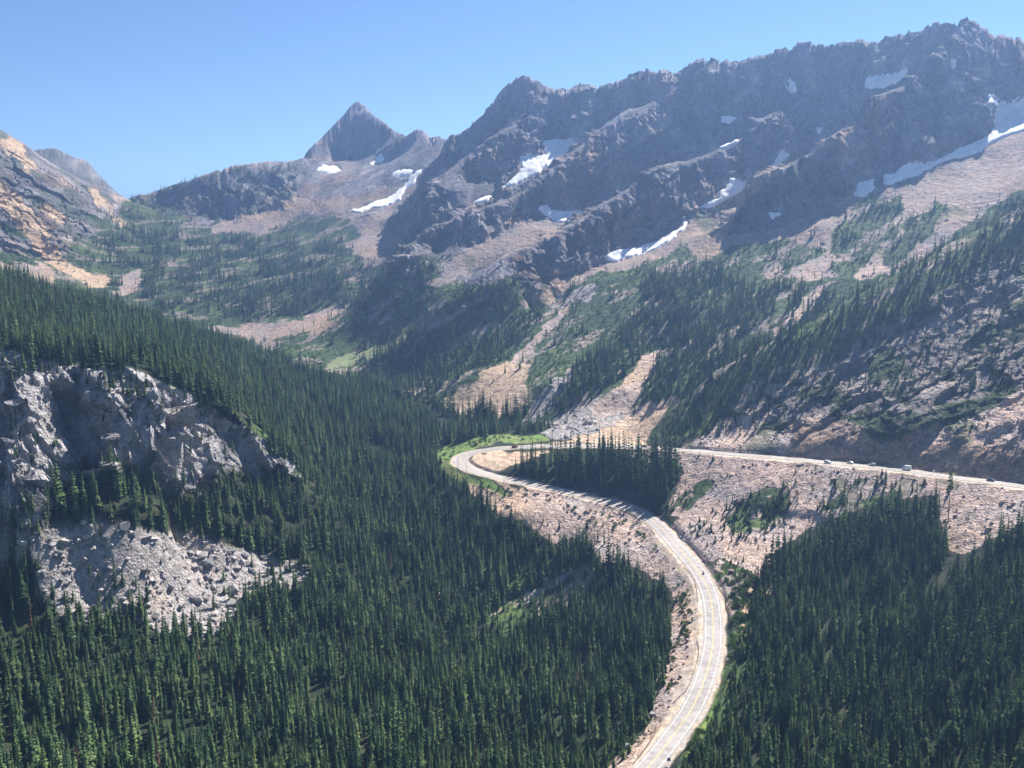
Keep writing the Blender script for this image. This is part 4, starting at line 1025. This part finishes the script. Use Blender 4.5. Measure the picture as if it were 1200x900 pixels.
# bare stony streaks keep few trees; sheer rock none; clumps elsewhere
bare = np.isin(cls, [TALUS, TGREY, DIRT, CUT, GRASS]) & (RR > 735)
tden *= np.where(bare, .10, 1.)
tden *= np.where((cls == ROCK) & (RR > 1000), np.where(RR > 1850, .9, .25), 1.)
clump = sstep(-.25, .45, fbm(X, SL, 38, 3, 721))
sparse = tden < .032
tden *= np.where(sparse, .15 + 1.7 * clump, .9 + .25 * clump)
tden *= (RD > 10.5) & (wroad > 0)
tden[pull] = 0
p, i, j = sample(tden)
h = thgt[i, j] * np.clip(rng.normal(1., .28, len(p)), .42, 1.6)
h = h * (.92 + .38 * np.clip(gnoise(p[:, 0] / 34, p[:, 1] / 34, 731), -1, 1))
h = h * np.where(rng.random(len(h)) < .05, 1.3, 1.)
far = RR[i, j] > 860
h = np.where(far, h * 1.12, h)
n = len(p)
print('trees', n)
kind = rng.integers(0, 10, n)
q = rng.random(n)
kind = np.where((q < .009) & (RR[i, j] < 900), 10, kind); kind = np.where((q > .009) & (q < .025), 11, kind)
h = np.minimum(h, np.where(thgt[i, j] > 20, 9 + 1.4 * (RD[i, j] - 9), 2.0 + .85 * (RD[i, j] - 9.0)))
wid = np.where(thgt[i, j] > 20, .70, .84) * rng.uniform(.75, 1.3, n)
young = h < 6
wid = np.where(young, wid * 1.7, wid)
scl = np.c_[h * wid, h * wid, h]
rot = np.c_[rng.uniform(-.03, .03, (n, 2)), rng.uniform(0, 6.28, n)]
ub, vb = project(p[:, 0], p[:, 1], p[:, 2]); ut, vt = project(p[:, 0], p[:, 1], p[:, 2] + h)
dist = np.linalg.norm(p, axis=1)
size = h / dist * (kind < 10)
ok = (ub > 6) & (ub < 1194) & (vt > 0) & (vt < 868) & (vb < 925)
order = np.argsort(-np.where(ok, size, 0))[:262]
single = np.zeros(n, bool); single[order] = True
CONES = hidden_kinds('conifers', WHOLE)
m = ~single
scatter('conifer_forest', p[m], rot[m], scl[m], kind[m], CONES, 'dense dark green conifer forest covering valley floor and slopes', 'forest')
print('h of singles', h[order].min(), 'grove', int((thgt[i, j][order] > 20).sum()))
def conifer(loc, h_, w_, rz, k, label, group, crown=None, trunk=None, name='conifer_tree', cat='conifer tree'):
    root = empty(name, loc, rz)
    root.scale = (h_ * w_, h_ * w_, h_)
    tr = link('trunk', trunk or TRUNK[k], root)
    if crown is not False: link('crown', crown or CROWN[k], root)
    return tag(root, label, cat, group)
for t in order:
    u_, v_ = ub[t], vb[t]
    grove = thgt[i[t], j[t]] > 20
    if grove:
        lab, grp = 'tall slender dark conifer standing in the grove inside the hairpin bend', 'conifers of the hairpin grove'
    elif u_ > 775 and v_ > 600:
        lab, grp = 'pointed green conifer near the lower front of the forest right of the road', 'front conifers of the forest right of the road'
    else:
        lab, grp = 'pointed green conifer near the lower front of the valley forest left of the road', 'front conifers of the valley forest left of the road'
    conifer(tuple(p[t]), float(h[t]), float(wid[t]), float(rot[t, 2]), int(kind[t]), lab, grp)
# trees one can single out
def at(u, v, dz=-.2):
    c = hit(u, v); return (c.x, c.y, c.z + dz)
BARE = crown_geo(395, r0=.085, whorls=9, per=6, low=.66, gap=.15, power=.35, droop=.25)
conifer(at(1110, 612), 27, .95, .4, 0, 'tall thin pine with bare trunk and tufted top before the pink scree', None, new_mesh('crown', *BARE, [M_NEED]))
conifer(at(706, 548), 29, .75, 1.4, 2, 'tallest thin spire rising above the hairpin grove', None)
conifer(at(173, 680), 10, .9, .3, 0, 'rust brown dead conifer on the grey scree', None, RUSTC)
conifer(at(134, 692), 17, .8, .7, 0, 'pale yellow green larch on the grey scree below the big flat boulder', None, LARCHC)
conifer(at(250, 714), 14, .85, 2.7, 0, 'fresh green larch at the lower edge of the grey scree', None, LARCHC)
for (u_, v_, h_, lab) in ((184, 900, 15, 'rusty red dead conifer at the bottom of the valley forest'), (120, 850, 13, 'dull red dead conifer in the forest below the grey scree'), (313, 848, 13, 'narrow bright red dead conifer in the lower valley forest'), (645, 842, 13, 'rusty dead conifer near the forest edge left of the road'), (690, 790, 14, 'brown dead conifer in the dark forest beside the road bank')):
    conifer(at(u_, v_), h_, .95, u_, 0, lab, None, RUSTC)
for (u_, v_, h_, lab) in ((1019, 870, 17, 'grey leafless snag in the forest right of the road'), (500, 770, 16, 'grey leafless snag in the middle of the valley forest')):
    conifer(at(u_, v_), h_, 1.3, u_, 0, lab, None, False, SNAG, 'dead_tree', 'dead tree')
print('trees done', round(time.time() - T0, 1))

# ------------------------------------------------------------------ shrubs
def shrub_geo(seed, n=150):
    rr = random.Random(seed)
    V, Fc = [], []
    lobes = [(rr.uniform(-.3, .3), rr.uniform(-.3, .3), rr.uniform(.25, .5), rr.uniform(.25, .42)) for _ in range(5)]
    for k in range(n):
        lx, ly, lz, lr = rr.choice(lobes)
        d = Vector((rr.gauss(0, 1), rr.gauss(0, 1), rr.gauss(0, 1))).normalized() * lr * rr.uniform(.6, 1.05)
        c = Vector((lx, ly, max(.04, lz + d.z * .9))) + Vector((d.x, d.y, 0))
        a = Vector((rr.gauss(0, 1), rr.gauss(0, 1), rr.gauss(0, 1))).normalized(); b_ = a.cross(Vector((rr.gauss(0, 1), rr.gauss(0, 1), rr.gauss(0, 1)))).normalized()
        s = rr.uniform(.07, .13); b = len(V)
        V += [c + a * s, c + b_ * s * .7, c - a * s, c - b_ * s * .7]; Fc.append((b, b + 1, b + 2, b + 3))
    return V, Fc
def stems_geo(seed):
    rr = random.Random(seed); V, Fc = [], []
    for k in range(6):
        a = rr.uniform(0, 6.28); R = rr.uniform(.1, .32); z = rr.uniform(.3, .6); b = len(V)
        for q_ in range(3):
            aa = q_ * 2.094; V.append((math.cos(aa) * .02, math.sin(aa) * .02, -.05))
        V.append((math.cos(a) * R, math.sin(a) * R, z))
        Fc += [(b, b + 1, b + 3), (b + 1, b + 2, b + 3), (b + 2, b, b + 3)]
    return V, Fc
SHR = [new_mesh('foliage', *shrub_geo(800 + k), [M_LEAF]) for k in range(5)]
STM = [new_mesh('stem', *stems_geo(820 + k), [M_BARK]) for k in range(5)]
SHRW = []
for k in range(5):
    a, b = shrub_geo(830 + k, 70); SHRW.append(new_mesh('shrub kind', a, b, [M_LEAF]))
AREAS = [('bright green shrub on the bank right of the lower road', 'shrubs on the bank right of the lower road', [(840, 690), (862, 672), (885, 672), (890, 690), (868, 745), (848, 800), (830, 848), (806, 885), (838, 800), (850, 740)], 95, 1.5, 3.6),
         ('low green shrub on the bank under the lower leg of the hairpin', 'shrubs under the lower leg of the hairpin', [(530, 552), (560, 566), (640, 584), (740, 612), (760, 632), (740, 630), (640, 594), (560, 576)], 42, 1.2, 2.8),
         ('leafy shrub on the stony bank left of the lower road', 'shrubs on the stony bank left of the lower road', [(790, 668), (806, 690), (812, 730), (800, 760), (790, 800), (775, 830), (784, 790), (792, 740)], 45, 1.0, 2.6),
         ('light green shrub in the meadow outside the hairpin bend', 'shrubs in the meadow outside the hairpin', [(512, 524), (560, 514), (600, 509), (640, 508), (600, 514), (560, 522), (530, 534), (528, 548)], 30, 1.2, 2.6)]
srng = random.Random(11)
for lab, grp, poly, cnt, s0, s1 in AREAS:
    us = [a for a, b in poly]; vs = [b for a, b in poly]; k = 0
    for t in range(4000):
        if k >= cnt: break
        u_, v_ = srng.uniform(min(us), max(us)), srng.uniform(min(vs), max(vs))
        if not bool(inside(np.array([[u_]]), np.array([[v_]]), poly)[0, 0]): continue
        c = hit(u_, v_)
        if np.min((ROAD[:, 0] - c.x) ** 2 + (ROAD[:, 1] - c.y) ** 2) < 81: continue
        root = empty('shrub', c, srng.uniform(0, 6.28)); s = srng.uniform(s0, s1); root.scale = (s * 1.15, s * 1.15, s)
        z = srng.randrange(5)
        link('foliage', SHR[z], root); link('stem', STM[z], root)
        tag(root, lab, 'shrub', grp); k += 1
sden = np.zeros(X.shape); sden[(cls == SHRUB) & (RR < 1300)] = .030; sden[(cls == GRASS) & (RR < 900)] = .02; sden[(cls == FOREST) & (RR < 700)] = .03; sden[(cls == TALUS) & (RR < 700)] = .0035
sden[(RR < 560) & (RD > 8.5) & (RD < 34) & np.isin(cls, [SHRUB, FOREST, GRASS])] = .09
sden *= 1 - .6 * np.clip(spur, 0, 1)
sden *= np.clip(.2 + 1.8 * sstep(-.2, .4, n_mid), 0, 2) * (RD > 9)
p, i, j = sample(sden)
n = len(p); s = rng.uniform(.8, 2.2, n) * np.where(RR[i, j] > 850, 1.3, 1.)
print('shrubs', n)
scatter('low_shrubs', p, np.c_[np.zeros((n, 2)), rng.uniform(0, 6.28, n)], np.c_[s * 1.2, s * 1.2, s], rng.integers(0, 5, n), hidden_kinds('shrubs', SHRW), 'low green brush covering the open slopes', 'brush')
# ------------------------------------------------------------------ road furniture
M_STEEL = simple('weathered steel rail', (.22, .19, .17), .6, .3)
M_POST = simple('grey wooden post', (.16, .13, .11), .9)
M_SIGN = simple('blue grey sign face', (.30, .34, .42), .5)
M_SIGNW = simple('pale sign face', (.75, .76, .78), .5)
def boxes_mesh(name, boxes, mats):
    """boxes: (centre, half sizes, material index), rounded a little"""
    bm = bmesh.new()
    for (c, hs, mi) in boxes:
        r = bmesh.ops.create_cube(bm, size=2.0)
        for v in r['verts']: v.co = Vector((v.co.x * hs[0] + c[0], v.co.y * hs[1] + c[1], v.co.z * hs[2] + c[2]))
        for f in {f for v in r['verts'] for f in v.link_faces}: f.material_index = mi
    bmesh.ops.bevel(bm, geom=bm.edges[:], offset=.012, segments=1, affect='EDGES')
    me = bpy.data.meshes.new(name); bm.to_mesh(me); bm.free()
    for m_ in mats: me.materials.append(m_)
    return me
POST_ME = boxes_mesh('post', [((0, 0, .3), (.09, .09, .55), 0)], [M_POST])
def guardrail(px, label):
    W = resample(catmull([np.array(hit(u, v)) for (u, v) in px], 8), 2.0)
    W = smooth_path(W, 2)
    for w_ in W: w_[2] = ground_at(w_[0], w_[1])
    root = empty('guardrail', tuple(W[0]))
    o0 = W[0]
    prof = [(-.05, .42), (.05, .46), (.05, .54), (-.03, .60), (.05, .66), (.05, .75), (-.05, .80), (-.08, .75), (-.08, .46)]
    T = np.gradient(W, axis=0); T[:, 2] = 0; T /= np.linalg.norm(T, axis=1)[:, None]
    V, Fc = [], []
    n = len(prof)
    for w_, t in zip(W, T):
        for (a, z) in prof: V.append((w_[0] - o0[0] + t[1] * a, w_[1] - o0[1] - t[0] * a, w_[2] - o0[2] + z))
    for i_ in range(len(W) - 1):
        for k in range(n):
            Fc.append((i_ * n + k, i_ * n + (k + 1) % n, (i_ + 1) * n + (k + 1) % n, (i_ + 1) * n + k))
    Fc.append(tuple(range(n - 1, -1, -1))); Fc.append(tuple((len(W) - 1) * n + k for k in range(n)))
    link('rail', new_mesh('rail', V, Fc, [M_STEEL]), root)
    for w_ in W[::2]:
        po = link('post', POST_ME, root); po.location = (w_[0] - o0[0], w_[1] - o0[1], w_[2] - o0[2])
    tag(root, label, 'guardrail', 'guardrails on the outer edge of the lower road')
guardrail([(800.5, 666), (808, 673), (812.5, 680), (816, 692), (817, 707)], 'short curved guardrail beside the road where the motorcycle rides')
guardrail([(815.8, 751), (818.2, 764.5), (813.5, 786.8), (803.5, 811), (785.7, 828)], 'curved guardrail around the wide gravel pullout left of the road')
guardrail([(768.6, 850), (764.6, 864.7), (752.4, 884.7), (739, 899)], 'lowest guardrail at the bottom of the road beside forest boulders')
guardrail([(722, 595), (740, 603), (757, 615.5), (768, 627)], 'upper guardrail outside the road below the hairpin grove')
def sign(u, v, label, h=2.3, w_=.45, mat=None, face=0.0):
    c = hit(u, v)
    root = empty('road_sign', c, face)
    link('post', boxes_mesh('post', [((0, 0, h * .5 - .2), (.05, .05, h * .5 + .2), 0)], [M_POST]), root)
    pm = boxes_mesh('sign_panel', [((0, -.075, h - w_), (w_, .02, w_), 0)], [mat or M_SIGN])
    link('sign_panel', pm, root)
    tag(root, label, 'road sign')
sign(783.5, 897, 'blue grey road sign on the right verge at the bottom of the road', 3.0, .7, M_SIGN)
sign(1093.5, 556, 'small white sign on the outer edge of the upper road', 2.4, .5, M_SIGNW)
def pole(u, v, h, label, r=.11):
    c = hit(u, v)
    V, Fc = [], []
    for z, s in ((-.3, 1.), (h * .5, .85), (h, .6)):
        for k in range(8): V.append((math.cos(k * .785) * r * s, math.sin(k * .785) * r * s, z))
    for l in range(2):
        for k in range(8): Fc.append((l * 8 + k, l * 8 + (k + 1) % 8, l * 8 + 8 + (k + 1) % 8, l * 8 + 8 + k))
    Fc.append(tuple(range(16, 24)))
    o = link('marker_pole', new_mesh('marker_pole', V, Fc, [M_POST])); o.location = c
    tag(o, label, 'pole')
pole(536, 548, 9, 'thin tall pole on the outer edge of the hairpin bend')
pole(545.5, 553.5, 11, 'taller thin pole on the lower side of the hairpin bend')
pole(769.5, 899.5, 1.4, 'short dark marker post on the verge at the bottom of the road', .09)

# ------------------------------------------------------------------ vehicles
M_TYRE = simple('tyre rubber', (.03, .03, .03), .9)
M_GLASS = simple('dark window glass', (.03, .04, .05), .1)
M_LAMP = simple('headlamp lens', (.8, .8, .78), .2)
M_TAIL = simple('tail lamp lens', (.4, .03, .02), .3)
def paint(name, c): return simple(name, c, .3, .1, .03)
def prism(name, prof, w_, mat, bev=.06, taper=0.0):
    """side outline (y, z) carried across the width; the top narrows by taper"""
    bm = bmesh.new()
    zs = [z for _, z in prof]; z0, z1 = min(zs), max(zs)
    L_ = []
    for s in (-1, 1):
        L_.append([bm.verts.new((s * (w_ * .5 - taper * (z - z0) / (z1 - z0)), y, z)) for y, z in prof])
    n = len(prof)
    bm.faces.new(L_[0][::-1]); bm.faces.new(L_[1])
    for k in range(n): bm.faces.new((L_[0][k], L_[0][(k + 1) % n], L_[1][(k + 1) % n], L_[1][k]))
    bmesh.ops.recalc_face_normals(bm, faces=bm.faces[:])
    bmesh.ops.bevel(bm, geom=bm.edges[:], offset=bev, segments=2, affect='EDGES')
    me = bpy.data.meshes.new(name); bm.to_mesh(me); bm.free(); me.materials.append(mat)
    return me
def wheel_mesh(r, w_):
    bm = bmesh.new()
    bmesh.ops.create_cone(bm, cap_ends=True, segments=20, radius1=r, radius2=r, depth=w_)
    for v in bm.verts: v.co = Vector((v.co.z, v.co.x, v.co.y))
    bmesh.ops.bevel(bm, geom=[e for e in bm.edges if len(e.link_faces) == 2 and e.calc_face_angle(0) > 1], offset=.03, segments=1, affect='EDGES')
    me = bpy.data.meshes.new('wheel'); bm.to_mesh(me); bm.free(); me.materials.append(M_TYRE)
    return me
WHEEL = wheel_mesh(.34, .22)
def road_place(u, v, off, back=False):
    """spot on the carriageway seen at the pixel, moved to a lane; returns point, heading and slope"""
    uu, vv = project(ROAD[:, 0], ROAD[:, 1], ROAD[:, 2])
    k = int(np.argmin((uu - u) ** 2 + 4 * (vv - v) ** 2))
    p_ = ROAD[k] + RN[k] * off + np.array([0, 0, .05])
    t = RT[k] * (-1 if back else 1)
    k2 = min(k + 1, len(ROAD) - 1); k1 = max(k - 1, 0)
    pitch = math.atan2(ROAD[k2, 2] - ROAD[k1, 2], np.linalg.norm(ROAD[k2, :2] - ROAD[k1, :2])) * (-1 if back else 1)
    return tuple(p_), math.atan2(-t[0], t[1]), pitch
def vehicle(name, u, v, off, back, label, cat, colr, kind='car'):
    loc, rz, pitch = road_place(u, v, off, back)
    root = empty(name, loc); root.rotation_euler = (pitch, 0, rz)
    pm = paint('vehicle paint', colr)
    if kind == 'car':
        body = [(-2.15, .28), (2.1, .28), (2.2, .55), (2.05, .78), (1.0, .92), (-1.75, .98), (-2.2, .9), (-2.22, .5)]
        cab = [(1.05, .9), (.35, 1.42), (-1.05, 1.46), (-1.8, .95)]; gl = [(.92, .95), (.33, 1.36), (-1.02, 1.39), (-1.66, .98)]
        W_ = 1.78; ax = 1.32; fz = 2.1; bz = -2.18; lz = .66
    elif kind == 'suv':
        body = [(-2.25, .35), (2.2, .35), (2.3, .65), (2.15, .98), (1.05, 1.08), (-2.25, 1.1), (-2.32, .6)]
        cab = [(1.1, 1.05), (.5, 1.68), (-2.0, 1.72), (-2.28, 1.08)]; gl = [(.95, 1.12), (.46, 1.6), (-1.9, 1.64), (-2.15, 1.14)]
        W_ = 1.9; ax = 1.4; fz = 2.2; bz = -2.28; lz = .82
    else:
        body = [(-2.9, .4), (2.75, .4), (2.85, .8), (2.7, 1.15), (2.1, 1.3), (-2.9, 1.3)]
        cab = [(2.15, 1.25), (1.5, 2.25), (.9, 2.65), (-2.88, 2.65), (-2.9, 1.28)]; gl = [(1.98, 1.4), (1.5, 2.1), (.7, 2.12), (.7, 1.4)]
        W_ = 2.1; ax = 1.85; fz = 2.78; bz = -2.88; lz = .9
    link('body', prism('body', body, W_, pm), root)
    link('cabin', prism('cabin', cab, W_ - .06, pm, .05, .12), root)
    link('window', prism('window', gl, W_ + .0, M_GLASS, .02, .13), root)
    for sx in (-1, 1):
        for sy in (-1, 1):
            w__ = link('wheel', WHEEL, root); w__.location = (sx * (W_ * .5 - .1), sy * ax, .34)
        hl = link('headlight', boxes_mesh('headlight', [((sx * (W_ * .5 - .28), fz, lz), (.17, .06, .08), 0)], [M_LAMP]), root)
        tl_ = link('tail_light', boxes_mesh('tail_light', [((sx * (W_ * .5 - .2), bz, lz + .1), (.1, .06, .12), 0)], [M_TAIL]), root)
    return tag(root, label, cat)
vehicle('car', 605, 523.5, 1.9, False, 'dark red car coming round the top of the hairpin bend', 'car', (.22, .03, .025), 'suv')
vehicle('car', 755, 524, -1.9, True, 'dark grey car on the upper road behind the grove', 'car', (.05, .055, .06))
vehicle('car', 780, 525.5, -1.9, True, 'white car following the dark grey one behind the grove', 'car', (.8, .8, .8))
vehicle('car', 971, 541.5, 1.9, False, 'white car on the upper road, leftmost of those below the rock cut', 'car', (.78, .78, .78), 'suv')
vehicle('car', 994, 543, -3.4, True, 'small white car close under the dark rock cut', 'car', (.78, .78, .8))
vehicle('car', 1020, 546, -3.4, True, 'silver car beside the lit nose of the rock cut', 'car', (.55, .56, .6), 'suv')
vehicle('camper_van', 1061, 551, -1.9, True, 'tall white camper van on the upper road', 'van', (.8, .8, .8), 'van')
vehicle('car', 1156, 565, -2.4, True, 'dark blue car on the upper road nearest the right edge', 'car', (.04, .06, .14))
# motorcycle and its rider
loc, rz, pitch = road_place(815, 674, 1.7, False)
bike = empty('motorcycle', loc); bike.rotation_euler = (pitch, 0, rz)
M_BIKE = paint('black motorcycle paint', (.03, .035, .05))
link('frame', prism('frame', [(-.75, .55), (-.2, .38), (.35, .4), (.55, .75), (.3, .95), (-.1, .82), (-.75, .86)], .34, M_BIKE, .05), bike)
link('seat', prism('seat', [(-.75, .84), (.02, .8), (.02, .86), (-.7, .93)], .3, M_TYRE, .03), bike)
BW = wheel_mesh(.32, .16)
for y in (-.72, .78):
    o = link('wheel', BW, bike); o.location = (0, y, .32)
link('handlebar', boxes_mesh('handlebar', [((0, .48, 1.08), (.4, .03, .03), 0), ((.0, .62, .78), (.07, .05, .36), 0)], [M_TYRE]), bike)
link('windscreen', prism('windscreen', [(.6, .95), (.66, .95), (.5, 1.36), (.45, 1.36)], .45, M_GLASS, .01), bike)
for sx in (-1, 1):
    link('pannier', boxes_mesh('pannier', [((sx * .34, -.6, .66), (.13, .26, .2), 0)], [M_BIKE]), bike)
tag(bike, 'dark motorcycle riding up the road toward the hairpin', 'motorcycle')
def skinned(name, verts, edges, radii, mats):
    me = bpy.data.meshes.new(name); me.from_pydata(verts, edges, []); me.update()
    o = bpy.data.objects.new(name, me); C.objects.link(o)
    md = o.modifiers.new('s', 'SKIN'); md.use_smooth_shade = True
    for k, r in enumerate(radii): me.skin_vertices[0].data[k].radius = (r, r)
    me.skin_vertices[0].data[0].use_root = True
    o.modifiers.new('d', 'SUBSURF').levels = 1
    dg = bpy.context.evaluated_depsgraph_get(); dg.update()
    nm = bpy.data.meshes.new_from_object(o.evaluated_get(dg)); nm.name = name
    bpy.data.objects.remove(o)
    for m_ in mats: nm.materials.append(m_)
    return nm
M_JACK = simple('dark riding suit', (.035, .04, .06), .8)
pv_ = [(0, -.25, .95), (0, -.2, 1.2), (0, -.12, 1.42), (0, -.08, 1.54), (0, -.05, 1.68),
       (.19, -.12, 1.4), (.27, .1, 1.2), (.3, .42, 1.12), (-.19, -.12, 1.4), (-.27, .1, 1.2), (-.3, .42, 1.12),
       (.14, -.2, .92), (.24, .22, .82), (.2, -.02, .42), (.2, .12, .36), (-.14, -.2, .92), (-.24, .22, .82), (-.2, -.02, .42), (-.2, .12, .36)]
pe_ = [(0, 1), (1, 2), (2, 3), (3, 4), (2, 5), (5, 6), (6, 7), (2, 8), (8, 9), (9, 10), (0, 11), (11, 12), (12, 13), (13, 14), (0, 15), (15, 16), (16, 17), (17, 18)]
pr_ = [.17, .17, .19, .08, .11, .09, .065, .05, .09, .065, .05, .12, .085, .06, .05, .12, .085, .06, .05]
rider = link('person', skinned('person', pv_, pe_, pr_, [M_JACK]))
rider.location = loc; rider.rotation_euler = (pitch, 0, rz)
bmh = bmesh.new(); bmesh.ops.create_uvsphere(bmh, u_segments=16, v_segments=10, radius=.15)
for v in bmh.verts: v.co = Vector((v.co.x * .95, v.co.y * 1.15, v.co.z * 1.05)) + Vector((0, -.03, 1.7))
hme = bpy.data.meshes.new('helmet'); bmh.to_mesh(hme); bmh.free(); hme.materials.append(M_BIKE)
link('helmet', hme, rider)
tag(rider, 'person in dark clothes and helmet riding the motorcycle', 'person')
# ------------------------------------------------------------------ light, sky and air
SUN_AZ, SUN_EL = math.radians(36), math.radians(46)
w = bpy.data.worlds.new('World'); bpy.context.scene.world = w; w.use_nodes = True
nt = w.node_tree; bg = nt.nodes['Background']
sky = nt.nodes.new('ShaderNodeTexSky'); sky.sky_type = 'NISHITA'; sky.sun_disc = False
sky.sun_elevation = SUN_EL; sky.sun_rotation = SUN_AZ; sky.altitude = 3000; sky.air_density = 1.0; sky.dust_density = .0; sky.ozone_density = 6.0
nt.links.new(sky.outputs['Color'], bg.inputs['Color']); bg.inputs['Strength'].default_value = .054
sd_ = bpy.data.lights.new('sun', 'SUN'); sd_.energy = 4.9; sd_.angle = math.radians(.53); sd_.color = (1.0, .95, .88)
so = bpy.data.objects.new('sun', sd_); C.objects.link(so)
d = Vector((math.sin(SUN_AZ) * math.cos(SUN_EL), math.cos(SUN_AZ) * math.cos(SUN_EL), math.sin(SUN_EL)))
so.rotation_euler = (-d).to_track_quat('-Z', 'Y').to_euler()
so.location = (0, 0, 800)
# haze box
HZ = True
if HZ:
    zt = float(PZ.max()) + 15; zb = float(PZ.min()) - 30
    hx, hy0, hy1 = 8200, -300, 9300
    hv = [(-hx, hy0, zb), (hx, hy0, zb), (hx, hy1, zb), (-hx, hy1, zb), (-hx, hy0, zt), (hx, hy0, zt), (hx, hy1, zt), (-hx, hy1, zt)]
    hf = [(0, 3, 2, 1), (4, 5, 6, 7), (0, 1, 5, 4), (1, 2, 6, 5), (2, 3, 7, 6), (3, 0, 4, 7)]
    hm = bpy.data.materials.new('mountain haze'); hm.use_nodes = True
    hnt = hm.node_tree; hnt.nodes.remove(hnt.nodes['Principled BSDF'])
    pv = hnt.nodes.new('ShaderNodeVolumePrincipled'); pv.inputs['Color'].default_value = (.33, .55, 1.0, 1); pv.inputs['Density'].default_value = HAZE_D if 'HAZE_D' in globals() else .00014
    pv.inputs['Anisotropy'].default_value = .5
    hnt.links.new(pv.outputs['Volume'], hnt.nodes['Material Output'].inputs['Volume'])
    ho = link('haze', new_mesh('haze', hv, hf, [hm]))
    tag(ho, 'thin blue summer haze filling the whole valley', 'haze', kind='stuff')
sc = bpy.context.scene
sc.view_settings.view_transform = 'Standard'; sc.view_settings.look = 'None'; sc.view_settings.gamma = 1; sc.view_settings.use_curve_mapping = False
sc.view_settings.exposure = 1.3
sc.cycles.max_bounces = 6; sc.cycles.diffuse_bounces = 3; sc.cycles.transparent_max_bounces = 8; sc.cycles.volume_bounces = 0
sc.cycles.use_denoising = True
print('built', round(time.time() - T0, 1))
